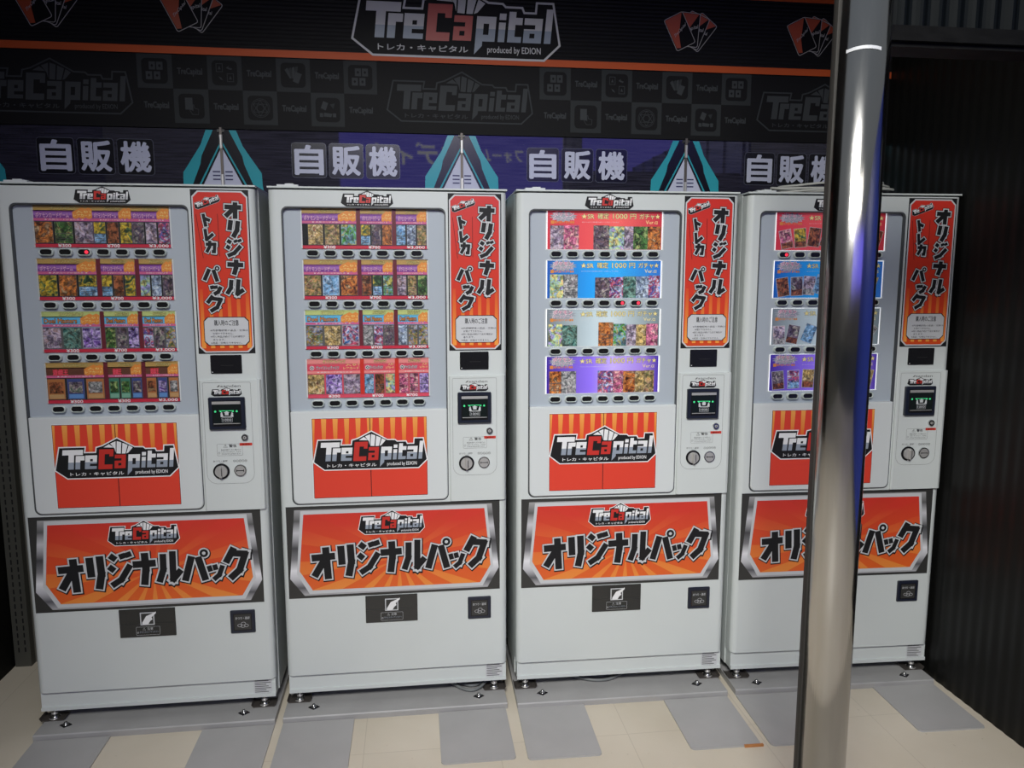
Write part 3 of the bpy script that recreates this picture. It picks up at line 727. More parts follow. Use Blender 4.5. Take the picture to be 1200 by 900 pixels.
def triple_sheet(x0, x1, z0, z1, style, cards, price, fold, y):
    top, mid, mid2, band, title, tcol, red = STYLES[style]
    mb = MB(); w = x1-x0; h = z1-z0
    mb.box(x0, x1, y, y+.0008, z0, z1, PWHITE)
    Z = lambda v: z1-v*h
    g = .0016
    mb.rect(x0, x1, z0+g, Z(.13), mid, y-L); mb.rect(x0, x1, Z(.15), z1-g, top, y-L)
    mb.rect(x0, x1, Z(.335), Z(.15), mid, y-2*L); mb.rect(x0, x1, Z(.245), Z(.185), mid2, y-3*L)
    mb.rect(x0, x1, Z(.375), Z(.315), band, y-3*L)
    f0 = x0+(.016 if fold else 0)
    if fold: mb.rect(x0, x0+.013, z0+g, z1-g, MAROON if style != 'rose' else RED, y-4*L)
    ww = x1-f0
    mb.text('オリジナルパック', f0+ww*.30, f0+ww*.72, Z(.115), Z(.035), BLACK, y-3.5*L, .05, None, 2); mb.text('オリジナルパック', f0+ww*.30, f0+ww*.72, Z(.11), Z(.04), GOLDT, y-4.5*L, .012, None, 2)
    if style == 'rose':
        o = arc(f0+ww*.09, Z(.235), .0075, 0, 360, 14)[:-1]; mb.flat(o, PWHITE, y-5*L); mb.flat(arc(f0+ww*.09, Z(.235), .0058, 0, 360, 14)[:-1], BLACK, y-6*L)
        for s in (1, -1): mb.flat([(f0+ww*.09-.004, Z(.235)-s*.0028), (f0+ww*.09-.0028, Z(.235)-s*.004), (f0+ww*.09+.004, Z(.235)+s*.0028), (f0+ww*.09+.0028, Z(.235)+s*.004)], PWHITE, y-7*L)
        mb.text(title, f0+ww*.17, f0+ww*.60, Z(.285), Z(.185), DGREY, y-4.5*L, .05, None, 2); mb.text(title, f0+ww*.17, f0+ww*.60, Z(.28), Z(.19), tcol, y-5.5*L, .02, None, 2)
    else:
        e1 = .38 if style == 'brown' else .60
        e0 = .12 if style == 'brown' else .04
        sz = (.17, .31) if style != 'blue' else (.175, .29)
        mb.text(title, f0+ww*e0, f0+ww*e1, Z(sz[1]), Z(sz[0]), BLACK if style == 'blue' else PURPLE if style == 'purple' else RED, y-4.5*L, .06, None, 2)
        mb.text(title, f0+ww*e0, f0+ww*e1, Z(sz[1]-.01), Z(sz[0]+.01), tcol, y-5.5*L, .015, None, 2)
    # ragged orange burst at the right of the header
    rnd = random.Random(int(x0*1000)+int(z0*100)); bx0, bx1 = f0+ww*.66, x1-.001; pts = []
    for i in range(7): pts.append((bx0+(bx1-bx0)*i/6, Z(.30)-(.004 if i % 2 else 0)))
    for i in range(6, -1, -1): pts.append((bx0+(bx1-bx0)*i/6, Z(.17 if i < 2 else .10)+(.005 if i % 2 else 0)))
    if style != 'rose': mb.flat(pts, BURST, y-4*L)
    mb.text('レアカード', bx0+.004, bx1-.003, Z(.275), Z(.215), GOLDT, y-6*L, .02, None, 1); mb.text('入り!', bx0+.012, bx1-.003, Z(.195), Z(.135), GOLDT, y-6*L, .02, None, 1)
    mb.text('★ 人気カードが当たる ★', f0+ww*.18, f0+ww*.85, Z(.362), Z(.325), PWHITE, y-4*L, .0, None, 1)
    mb.rect(x0+.0004, x1-.0004, Z(.905), Z(.385), BLACK if style in ('purple', 'brown') else DGREY if style == 'blue' else ROSE, y-3.5*L)
    for u0, u1, k, kind in cards:
        card_print(mb, x0+w*u0+.0006, x0+w*u1-.0006, Z(.895), Z(.395), k, kind, y-4*L)
    mb.rect(x0, x1, z0+g, Z(.91), red, y-5*L)
    mb.text(price, x0+w*.50-.020 if len(price) < 5 else x0+w*.42, x0+w*.50+.018 if len(price) < 5 else x1-w*.06, Z(.985), Z(.908), PWHITE, y-6*L, .03, None, 2)
    return mb


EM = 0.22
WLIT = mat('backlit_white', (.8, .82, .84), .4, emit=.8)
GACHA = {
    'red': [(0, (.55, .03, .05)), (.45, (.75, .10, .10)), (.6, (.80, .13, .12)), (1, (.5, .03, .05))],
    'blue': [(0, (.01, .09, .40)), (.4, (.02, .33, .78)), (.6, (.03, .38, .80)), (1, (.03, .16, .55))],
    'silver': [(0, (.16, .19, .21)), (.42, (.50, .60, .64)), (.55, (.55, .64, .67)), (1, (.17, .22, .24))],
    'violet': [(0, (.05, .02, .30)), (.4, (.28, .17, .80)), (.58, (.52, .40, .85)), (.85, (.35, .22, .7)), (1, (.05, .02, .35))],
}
YTXT = mat('print_yellow_text', (.80, .68, .28), .4, emit=.15)


def gacha_sheet(x0, x1, z0, z1, tone, cards, tilted, y):
    mb = MB(); w = x1-x0; h = z1-z0
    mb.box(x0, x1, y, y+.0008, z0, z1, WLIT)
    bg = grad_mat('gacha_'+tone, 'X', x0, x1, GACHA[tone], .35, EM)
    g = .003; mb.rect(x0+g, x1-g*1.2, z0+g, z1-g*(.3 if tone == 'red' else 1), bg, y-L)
    Z = lambda v: z1-v*h; X = lambda u: x0+u*w
    # starburst title at the left
    cx, cz = X(.142), Z(.155); rx, rz = .050, .019; pts = []
    for i in range(28):
        t = 2*PI*i/28; k = 1.0 if i % 2 else .74; pts.append((cx+rx*k*math.cos(t), cz+rz*k*math.sin(t)))
    mb.flat(pts, mat('burst_grey', (.36, .38, .42), .4), y-2*L)
    mb.text('ポケモン', X(.058), X(.228), Z(.155), Z(.035), PWHITE, y-3*L, .06, None, 2); mb.text('ポケモン', X(.062), X(.225), Z(.148), Z(.042), mat('print_deep_pink', (.70, .10, .25), .4), y-4*L, .012, None, 2)
    mb.text('カードゲーム', X(.052), X(.232), Z(.245), Z(.165), PWHITE, y-3*L, .06, None, 2); mb.text('カードゲーム', X(.056), X(.228), Z(.24), Z(.17), mat('print_plum', (.45, .12, .3), .4), y-4*L, .008, None, 2)
    mb.rect(X(.035), X(.065), Z(.34), Z(.255), BURST, y-2*L); mb.text('超大当たりあり最高', X(.068), X(.235), Z(.325), Z(.268), BURST, y-2*L, .03, None, 1)
    for yy, off, m in ((y-2*L, .06, DGREY), (y-3*L, .012, YTXT)):
        mb.text('★SR', X(.295), X(.405), Z(.205), Z(.075), m, yy, off, None, 2); mb.text('確定', X(.435), X(.53), Z(.21), Z(.065), m, yy, off, None, 2)
        mb.text('1000', X(.565), X(.69), Z(.205), Z(.075), m, yy, off, None, 2); mb.text('円', X(.715), X(.765), Z(.205), Z(.075), m, yy, off, None, 2); mb.text('ガチャ★', X(.795), X(.972), Z(.205), Z(.075), m, yy, off, None, 2)
    mb.text('※1パックにつき1枚のSRカードが入っています', X(.30), X(.62), Z(.305), Z(.275), PWHITE, y-2*L, 0, None, 1)
    mb.text('Ver.α', X(.85), X(.955), Z(.33), Z(.24), YTXT, y-2*L, .01, None, 1)
    if not tilted:
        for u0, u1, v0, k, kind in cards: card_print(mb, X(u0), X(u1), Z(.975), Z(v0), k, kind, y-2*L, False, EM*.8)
    else:
        for n, (u, v, rot, k) in enumerate(cards):
            c, s = math.cos(rot), math.sin(rot); cx, cz = X(u), Z(v); a, b = .0225, .0335; yy = y-(2+2*n)*L*.8
            f = lambda p, q: (cx+c*p-s*q, cz+s*p+c*q)
            mb.flat([f(-a, -b), f(a, -b), f(a, b), f(-a, b)], LGREY, yy); mb.flat([f(-a+.0015, -b+.0015), f(a-.0015, -b+.0015), f(a-.0015, b-.0015), f(-a+.0015, b-.0015)], art(k, EM*.6), yy-L)
            mb.flat([f(-a+.0022, -b+.0022), f(a-.0022, -b+.0022), f(a-.0022, -b+.022), f(-a+.0022, -b+.022)], art('sky' if k in ('bluered', 'sky') else 'grey' if k in ('ice', 'lilac') else 'firedark', EM*.5), yy-1.4*L)
    return mb


SPL = [(.1045, .2802), (.2802, .3972), (.3972, .512)]
U3 = [(.0, .32), (.34, .655), (.675, 1.0)]
def row(*a): return a
M1C = [
 ('purple', [row('fire', 'f', 'green', 't', 'lilac', 'f'), row('yellow', 't', 'firedark', 'f', 'yellow', 'f'), row('dark', 'f', 'lilac', 'f', 'bluered', 'f')]),
 ('purple', [row('yellow', 'f', 'fire', 'f', 'yellow', 't'), row('yellow', 't', 'firedark', 'f', 'yellow', 'f'), row('rainbow', 'f', 'ice', 'f', 'dark', 'f')]),
 ('blue', [row('lilac', 'f', 'teal', 'f', 'violet', 'w'), row('green', 'f', 'dark', 'f', 'violet', 'f'), row('bluered', 'f', 'dark', 'f', 'mixed', 'f')]),
 ('brown', [row('firedark', 'y', 'dark', 'y', 'grey', 'y'), row('green', 'y', 'green', 'y', 'dark', 'y'), row('firedark', 'y', 'violet', 'y', 'grey', 'y')])]
M2C = [
 ('purple', [row('gold', 'f', 'sand', 'f', 'meadow', 'f'), row('yellow', 't', 'dark', 'f', 'fire', 'f'), row('sky', 't', 'ice', 'f', 'sand', 'f')]),
 ('purple', [row('sand', 'f', 'sky', 'w', 'fire', 'f'), row('firedark', 'f', 'yellow', 't', 'meadow', 't'), row('lilac', 'f', 'sand', 't', 'green', 'f')]),
 ('blue', [row('mixed', 'f', 'gold', 'f', 'bluered', 'w'), row('grey', 'f', 'bluered', 'f', 'dark', 'f'), row('ice', 'f', 'mixed', 'f', 'mixed', 'f')]),
 ('rose', [row('gold', 'f', 'violet', 'f', 'lilac', 'f'), row('sky', 'f', 'firedark', 't', 'rainbow', 'f'), row('pink', 'f', 'pink', 't', 'violet', 't')])]
M3C = [
 ('red', [(.03, .145, .38, 'lilac', 'f'), (.145, .275, .37, 'pink', 'f'), (.40, .535, .37, 'dark', 'f'), (.535, .665, .39, 'rainbow', 'f'), (.665, .745, .39, 'lilac', 'f'), (.745, .87, .39, 'green', 'f'), (.87, .985, .39, 'fire', 'f')]),
 ('blue', [(.03, .145, .37, 'rainbow', 'f'), (.145, .27, .37, 'grey', 't'), (.42, .545, .45, 'dark', 'f'), (.545, .665, .44, 'bluered', 'f'), (.665, .775, .42, 'teal', 'f'), (.775, .885, .42, 'ice', 'f'), (.885, .985, .40, 'bluered', 'f')]),
 ('silver', [(.02, .14, .40, 'rainbow', 'f'), (.14, .27, .43, 'teal', 'f'), (.455, .585, .36, 'fire', 't'), (.585, .70, .40, 'meadow', 'f'), (.70, .785, .42, 'lilac', 'f'), (.785, .875, .42, 'gold', 'f'), (.875, .98, .40, 'pink', 'f')]),
 ('violet', [(.03, .135, .40, 'fire', 't'), (.135, .265, .40, 'grey', 'f'), (.455, .59, .40, 'bluered', 'f'), (.59, .68, .40, 'pink', 'f'), (.68, .785, .41, 'fire', 'f'), (.785, .87, .41, 'gold', 'f'), (.87, .955, .40, 'sand', 'f')])]
M4C = [
 ('red', [(.10, .70, .22, 'pink'), (.225, .66, .10, 'yellow'), (.35, .64, -.12, 'firedark'), (.47, .66, -.28, 'dark'), (.62, .66, .1, 'pink'), (.76, .66, -.1, 'gold'), (.90, .68, -.3, 'firedark')]),
 ('blue', [(.09, .70, .16, 'firedark'), (.215, .68, .05, 'dark'), (.325, .66, -.06, 'lilac'), (.43, .64, -.30, 'sky'), (.56, .68, .0, 'teal'), (.74, .66, .2, 'mixed'), (.88, .64, -.3, 'gold')]),
 ('silver', [(.075, .72, .04, 'lilac'), (.20, .70, -.18, 'dark'), (.345, .68, -.36, 'sky'), (.57, .68, .3, 'dark'), (.72, .68, .1, 'mixed'), (.89, .66, -.6, 'grey')]),
 ('violet', [(.085, .70, .10, 'dark'), (.225, .68, .05, 'bluered'), (.36, .66, -.03, 'gold'), (.49, .68, -.25, 'sky'), (.64, .68, .0, 'violet'), (.78, .68, -.1, 'teal'), (.90, .66, -.2, 'gold')])]

COMMON = {k: m for k, m in common_parts().items()}
BUTTONS = button_mb()
SPOTS = [((0, 0, H), 0.0, 'white vending machine at the left end, its bottom card sheets headed brown'),
         ((.81905, .012, H), math.radians(-.077), 'white vending machine second from the left, its bottom row of card sheets pink and red'),
         ((1.63301, .0042, H), math.radians(-.898), 'white vending machine fully in view with wide red, blue, silver and violet sheets'),
         ((2.44079, -.0238, H), math.radians(-1.8525), 'white vending machine at the right end, half hidden behind the steel post')]
LIT = {0: {(0, 2)}, 1: set(), 2: {(1, 4), (1, 5)}, 3: {(0, 0)}}
proto = {}
PART_PARENT = {'bill_slot': 'coin_panel', 'lock': 'coin_panel', 'return_lever': 'coin_panel', 'coin_slot': 'coin_panel', 'poster': 'lower_panel',
               'gasket': 'door', 'logo_sticker': 'door', 'vertical_label': 'door', 'display_screen': 'door', 'banner_sign': 'door', 'dispenser_flap': 'door', 'coin_return': 'door', 'rating_plate': 'cabinet', 'hinge_plate': 'cabinet'}
PART_LABEL = {'poster': 'orange and red striped poster with a logo', 'vertical_label': 'tall red label with vertical lettering', 'banner_sign': 'wide orange banner with big black katakana', 'bill_slot': 'black bill slot with green lights', 'return_lever': 'round black return lever', 'coin_slot': 'round chrome coin slot',
              'dispenser_flap': 'smoked dispenser flap', 'coin_return': 'black coin return cup', 'gasket': 'dark gasket', 'display_panel': 'grey display panel', 'rating_plate': 'small grey rating plate', 'display_screen': 'small black screen'}
FEET = [(.036, .028), (.735, .026), (.036, .38), (.735, .38)]
GROUPM = 'vending machines in a row'
for mi, (loc, rz, lab) in enumerate(SPOTS):
    root = thing('vending_machine', lab, 'vending machine', loc, rz, GROUPM)
    made = {}
    for name in ['cabinet', 'door', 'display_panel', 'lower_panel', 'coin_panel']+list(PART_PARENT):
        if mi == 0:
            o = COMMON[name].build(name); proto[name] = o
        else:
            o = proto[name].copy(); COL.objects.link(o)
        o.parent = made[PART_PARENT[name]] if name in PART_PARENT else root; made[name] = o
        if name in PART_LABEL: o['label'] = PART_LABEL[name]
    for k, (fx, fy) in enumerate(FEET):
        if mi == 0: o = foot_mb(fx, fy).build('levelling_foot'); proto['foot%d' % k] = o; o['label'] = 'chrome levelling foot'
        else: o = proto['foot%d' % k].copy(); COL.objects.link(o)
        o.parent = root
    # product sheets behind clear panes
    for rI, (z0, z1) in enumerate(ROWS):
        if mi < 2:
            style, trip = (M1C, M2C)[mi][rI]
            for sI, (sx0, sx1) in enumerate(SPL):
                t = trip[sI]; fold = sI > 0 and not (mi == 0 and rI == 0)
                lo = .10 if (mi == 1 and sI == 0 and rI == 0) else .0
                if fold: lo = .11
                cards = [(lo+(1-lo)*U3[q][0], lo+(1-lo)*U3[q][1], t[2*q], t[2*q+1]) for q in range(3)]
                price = ('¥300', '¥700', '¥3,000')[sI]
                if mi == 1 and rI == 3: price = ('¥300', '¥700', '¥700')[sI]
                if mi == 0 and rI == 3 and sI == 1: price = '¥300'
                triple_sheet(sx0, sx1, z0, z1, style, cards, price, fold, .0145-.0000).build('product_sheet', made['display_panel'])
        else:
            tone, cards = (M3C, M4C)[mi-2][rI]
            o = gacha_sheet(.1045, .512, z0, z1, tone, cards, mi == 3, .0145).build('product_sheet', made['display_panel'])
            o['label'] = tone+' card sheet'
        if mi == 0:
            mb = MB(); mb.box(.1046, .5119, .0072, .0086, z0+.0002, z1-.0002, GLASS); o = mb.build('window_pane'); proto['pane%d' % rI] = o
        else: o = proto['pane%d' % rI].copy(); COL.objects.link(o)
        o.parent = made['display_panel']; o['label'] = 'clear acrylic pane'
    for rI, bz in enumerate(BTN_Z):
        for cI, bx in enumerate(BTN_X):
            if 'ring' not in proto:
                ro = BUTTONS[0].build('selection_button'); proto['ring'] = ro; le = BUTTONS[1].build('button_lens'); proto['lens'] = le
                li = BUTTONS[2].build('button_lens'); proto['lit'] = li; fresh = True
                le.parent = ro
            else:
                ro = proto['ring'].copy(); COL.objects.link(ro)
                lit = (rI, cI) in LIT[mi]
                if lit and 'lit_used' not in proto: le = proto['lit']; proto['lit_used'] = 1
                else: le = proto['lit' if lit else 'lens'].copy(); COL.objects.link(le)
                le.parent = ro
                if lit: le['label'] = 'dark button lens with a red light'
            ro.parent = root; ro.location = (bx, 0, bz)

# ================================================================== BASE BOARDS AND FLOOR PADS
BOARD = noise_tint(mat('grey_base_board', (0.33, 0.325, 0.32), 0.5), 8, 0.06)
PAD = noise_tint(mat('grey_pad_sheet', (0.37, 0.365, 0.36), 0.45), 6, 0.05)
NAMES = ['left-end machine', 'machine with pink-red bottom sheets', 'machine second from the right', 'right-end machine']
PADSPEC = [[(.015, .254, -.079, -.381), (.549, .787, -.079, -.381)], [(-.005, .236, -.088, -.384), (.527, .765, -.088, -.381)], [(-.006, .234, -.088, -.386), (.528, .765, -.094, -.392)], [(-.006, .236, -.076, -.384), (.526, .765, -.066, -.356)]]
for mi, (loc, rz, lab) in enumerate(SPOTS):
    l0 = (loc[0], loc[1], 0); fr = (-.076, -.086, -.090, -.070)[mi]
    x0, x1 = ((.010, .787), (-.006, .772), (-.006, .770), (-.005, .768))[mi]
    root = thing('base_board', 'grey anti-tip base board under the '+NAMES[mi], 'base board', l0, rz, 'grey base boards under the machines')
    mb = MB(); mb.prism([(fr, .0), (fr, .018), (fr+.003, .022), (.42, .022), (.42, 0)], 0, x0, x1, BOARD); mb.build('board', root)
    for bx in (.092, .674):
        mb = MB(); q = .016; by = -.030 if mi else -.024
        mb.prism([(bx-q*1.25, by), (bx, by-q), (bx+q*1.25, by), (bx, by+q)], 2, .022, .0245, BLACKG); mb.cyl((bx, by, .0245), (bx, by, .0275), .0095, CHROME, 20); mb.cyl((bx, by, .0275), (bx, by, .034), .0058, CHROME, 6)
        mb.build('anchor_bolt', root)['label'] = 'chrome bolt on a black diamond plate'
    for k, (a, b, c, d) in enumerate(PADSPEC[mi]):
        mb = MB(); o = rrect(a, b, d, c-.001, (.014, .014, .002, .002)); mb.prism(o, 2, 0, .0055, PAD)
        n = len(o); i2 = offset(o, -.002)
        p = mb.build('floor_pad'); p.location = l0; p.rotation_euler = (0, 0, rz)
        tag(p, 'flat grey %s pad on the floor before the %s' % (('left', 'right')[k], NAMES[mi]), 'floor pad', 'flat grey pads on the floor')
WOOD = mat('orange_plywood', (0.42, 0.17, 0.05), .6)
mb = MB(); a = SPOTS[2]; mb.box(.706, .770, -.396, -.388, 0, .007, WOOD); o = mb.build('wood_chip'); o.location = (a[0][0], a[0][1], 0); o.rotation_euler = (0, 0, a[1])
tag(o, 'thin orange wood strip at the corner of a grey pad', 'wood strip')

# ================================================================== SIGNS ABOVE THE MACHINES
FASC = mat('black_fascia_board', (0.010, 0.010, 0.0105), 0.40, spec=0.15)


def ribs(m, scale, strength, axis='Z'):
    n, l, b = nodes(m)
    tc = n.new('ShaderNodeTexCoord'); wv = n.new('ShaderNodeTexWave'); wv.bands_direction = axis; wv.inputs['Scale'].default_value = scale
    bp = n.new('ShaderNodeBump'); bp.inputs['Strength'].default_value = strength; bp.inputs['Distance'].default_value = 0.003
    l.new(tc.outputs['Object'], wv.inputs['Vector']); l.new(wv.outputs['Fac'], bp.inputs['Height']); l.new(bp.outputs[0], b.inputs['Normal'])


ribs(FASC, 22, .7)
ORANGE = mat('fascia_orange', (0.50, 0.085, 0.02), .5, spec=.2); FWHITE = mat('fascia_white', (0.50, 0.50, 0.50), .45, spec=.3); FGREY = mat('fascia_grey_blue', (0.24, 0.29, 0.34), .4); FRED = mat('fascia_red', (0.40, 0.035, 0.015), .4); FBLACK = mat('fascia_black', (0.006, 0.006, 0.006), .5, spec=.12); FDOR = mat('fan_orange', (0.36, 0.06, 0.015), .4); FLINE = mat('fan_line', (0.34, 0.33, 0.31), .4)
root = thing('fascia_sign', 'black ribbed fascia sign with a large logo, card fans and orange stripes', 'sign', (1.5, .440, 2.328))
OX, OZ = 1.5, 2.328
mb = MB(); mb.box(-.36-OX, 3.262-OX, 0, .05, 0, .36, FASC); mb.rect(-.36-OX, 3.262-OX, .0005, .0265, ORANGE, -L); mb.rect(-.36-OX, 3.262-OX, .278, .30, ORANGE, -L); mb.build('board', root)
mb = MB(); logo(mb, lambda u, v: (1.078-OX+u*.0775, 2.352-OZ+v*.0775), -2*L, mono=(FWHITE, FBLACK, FWHITE, FGREY, FRED)); mb.build('logo', root)['label'] = 'large white and red lettered logo in a white outline'
for fx in (-.10, .395, 2.265, 2.77):
    mb = MB()
    for k, (ang, dx, dz) in enumerate(((-38, .150, .072), (-22, .128, .078), (-4, .105, .080), (27, .068, .072))):
        a = math.radians(ang); c, s = math.cos(a), math.sin(a); cx, cz = fx-OX+dx, 2.393-OZ+dz+.012
        f = lambda p: (cx+c*p[0]-s*p[1], cz+s*p[0]+c*p[1])
        w2, h2 = .042, .064; y = -(2+k*2)*L
        mb.flat([f(p) for p in rrect(-w2, w2, -h2, h2, .008, 3)], FLINE, y); mb.flat([f(p) for p in rrect(-w2+.0025, w2-.0025, -h2+.0025, h2-.0025, .006, 3)], FBLACK, y-L*.5)
        mb.flat([f(p) for p in ((-w2+.004, h2-.004), (w2-.006, h2-.004), (-w2+.034, -.01), (-w2+.02, -h2+.006), (-w2+.004, -h2+.012))], FDOR, y-L)
        mb.text('TreCapital', -.032, .036, -.008, .010, FLINE, y-1.4*L, .02, lambda x, z: f((x*c+z*s*.6, z*c+x*.35)), 1)
    mb.build('card_fan_print', root)['label'] = 'printed fan of four orange and black cards'
# dark patterned band
CK0 = mat('band_black', (0.0085, 0.0085, 0.009), .6, spec=.12); CK1 = mat('band_dark_grey', (0.027, 0.030, 0.031), .6, spec=.12); CKL = mat('band_grey_line', (0.042, 0.046, 0.048), .6, spec=.12)
root = thing('pattern_banner', 'dark grey checkered banner of small icons between the fascia and the lettered signs', 'banner', (1.5, .446, 2.07))
OZ = 2.07
mb = MB(); mb.box(-.36-OX, 3.262-OX, 0, .02, 0, .258, CK0)
y = -L
for s0 in (-1.175, .303, 1.781):
    for c in range(7):
        x0 = s0+.1225*c-OX
        for rI, zz in ((0, 2.208-OZ), (1, 2.087-OZ)):
            if x0+OX < -.36: continue
            cx, cz = x0+.061, zz+.06
            if (c+rI) % 2 == 0:
                mb.rect(x0, x0+.1225, zz, zz+.121, CK1, y); mb.flat(rrect(cx-.045, cx+.045, cz-.044, cz+.044, .016), CK0, y-L)
                ic = (0, 1, 2, 0)[c//2] if rI == 0 else 3+c//2
                Y = y-2*L; k4 = lambda x, z, m=CKL, yy=Y: mb.rect(cx+x-.011, cx+x+.011, cz+z-.014, cz+z+.014, m, yy)
                if ic == 0:
                    for p in ((-.008, .018), (.018, .018), (-.02, -.016), (.008, -.016)): k4(*p); mb.flat([(cx+p[0], cz+p[1]-.006), (cx+p[0]+.005, cz+p[1]), (cx+p[0], cz+p[1]+.006), (cx+p[0]-.005, cz+p[1])], CK0, Y-L)
                elif ic == 1:
                    for p in ((-.018, .018), (.02, -.016)):
                        o = rect4(cx+p[0]-.012, cx+p[0]+.012, cz+p[1]-.015, cz+p[1]+.015); mb.ring(o, offset(o, -.002), CKL, Y); mb.flat([(cx+p[0]-.005, cz+p[1]-.006), (cx+p[0]+.005, cz+p[1]-.006), (cx+p[0], cz+p[1]+.007)], CKL, Y)
                    mb.flat([(cx+.006, cz+.018), (cx+.016, cz+.026), (cx+.014, cz+.02), (cx+.028, cz+.016), (cx+.024, cz+.011), (cx+.013, cz+.014)], CKL, Y); mb.flat([(cx-.022, cz-.012), (cx-.012, cz-.017), (cx-.006, cz-.027), (cx-.016, cz-.022)], CKL, Y)
                elif ic == 2:
                    for q in range(4):
                        a = .75-.22*q; mb.flat([(cx-.012+.012*q*.4, cz-.012), (cx-.030+.013*q, cz+.018+.004*q), (cx-.02+.013*q, cz+.026+.002*q), (cx-.004+.005*q, cz-.01)], CKL if q % 2 == 0 else CK1, Y-q*L*.3)
                    mb.flat([(cx-.002, cz-.022), (cx+.018, cz-.03), (cx+.032, cz+.004), (cx+.010, cz+.012)], CKL, Y-2*L)
                elif ic == 3:
                    mb.rect(cx-.022, cx+.004, cz-.012, cz+.03, CKL, Y); mb.flat([(cx+.002, cz-.03), (cx-.008, cz-.014), (cx-.002, cz-.010), (cx+.004, cz-.014), (cx+.004, cz+.006), (cx+.009, cz+.006), (cx+.011, cz-.006), (cx+.026, cz-.010), (cx+.024, cz-.03)], CK0, Y-L); o = [(cx+.002, cz-.03), (cx-.008, cz-.014), (cx-.002, cz-.010), (cx+.004, cz-.014), (cx+.004, cz+.006), (cx+.009, cz+.006), (cx+.011, cz-.006), (cx+.026, cz-.010), (cx+.024, cz-.03)]
                    mb.ring(o, offset(o, -.0018), CKL, Y-2*L)
                elif ic == 4:
                    for r0 in (.034, .029, .013): o = arc(cx, cz, r0, 0, 360, 24)[:-1]; mb.ring(o, offset(o, -.0015), CKL, Y)
                    for a0 in (90, 270):
                        o = [(cx+.030*math.cos(math.radians(a0+120*q)), cz+.030*math.sin(math.radians(a0+120*q))) for q in range(3)]; mb.ring(o, offset(o, -.0015), CKL, Y-L)
                else:
                    mb.flat([(cx-.026, cz+.006), (cx-.008, cz-.002), (cx+.002, cz+.024), (cx-.016, cz+.032)], CKL, Y); mb.rect(cx-.03, cx-.018, cz-.026, cz-.012, CKL, Y); mb.flat([(cx-.016, cz-.024), (cx+.012, cz-.026), (cx+.016, cz-.014), (cx-.014, cz-.010)], CKL, Y); mb.rect(cx+.018, cx+.03, cz-.026, cz-.012, CKL, Y); mb.flat([(cx+.008, cz+.02), (cx+.026, cz+.024), (cx+.02, cz+.004)], CK1, Y)
            else: mb.text('TreCapital', cx-.043, cx+.043, cz-.015, cz+.013, CKL, y, .035, None, 2)
for lx in (.003, 1.475, 2.947):
    mono = (mat('band_outline', (.036, .040, .042), .6, spec=.12), CK0, CKL, CKL, CKL)
    logo(mb, lambda u, v: (lx-.275-OX+u*.055, 2.116-OZ+v*.0545), y, mono=mono)
mb.build('banner_sheet', root)
# lettered sign boards
SIGN = mat('sign_dark_navy', (0.020, 0.020, 0.034), .02, spec=0.85)


def sign_setup(m):
    n, l, b = nodes(m)
    tc = n.new('ShaderNodeTexCoord'); mp = n.new('ShaderNodeMapping'); mp.inputs['Scale'].default_value = (1.5, 1, 30)
    nz = n.new('ShaderNodeTexNoise'); nz.inputs['Scale'].default_value = 5; nz.inputs['Detail'].default_value = 4
    bp = n.new('ShaderNodeBump'); bp.inputs['Strength'].default_value = .008; bp.inputs['Distance'].default_value = .001
    rp = n.new('ShaderNodeValToRGB'); ramp_set(rp, [(.3, (.012, .012, .020)), (.7, (.034, .032, .052))])
    l.new(tc.outputs['Object'], mp.inputs[0]); l.new(mp.outputs[0], nz.inputs['Vector']); l.new(nz.outputs['Fac'], rp.inputs[0]); l.new(rp.outputs[0], b.inputs['Base Color'])
    l.new(nz.outputs['Fac'], bp.inputs['Height']); l.new(bp.outputs[0], b.inputs['Normal'])


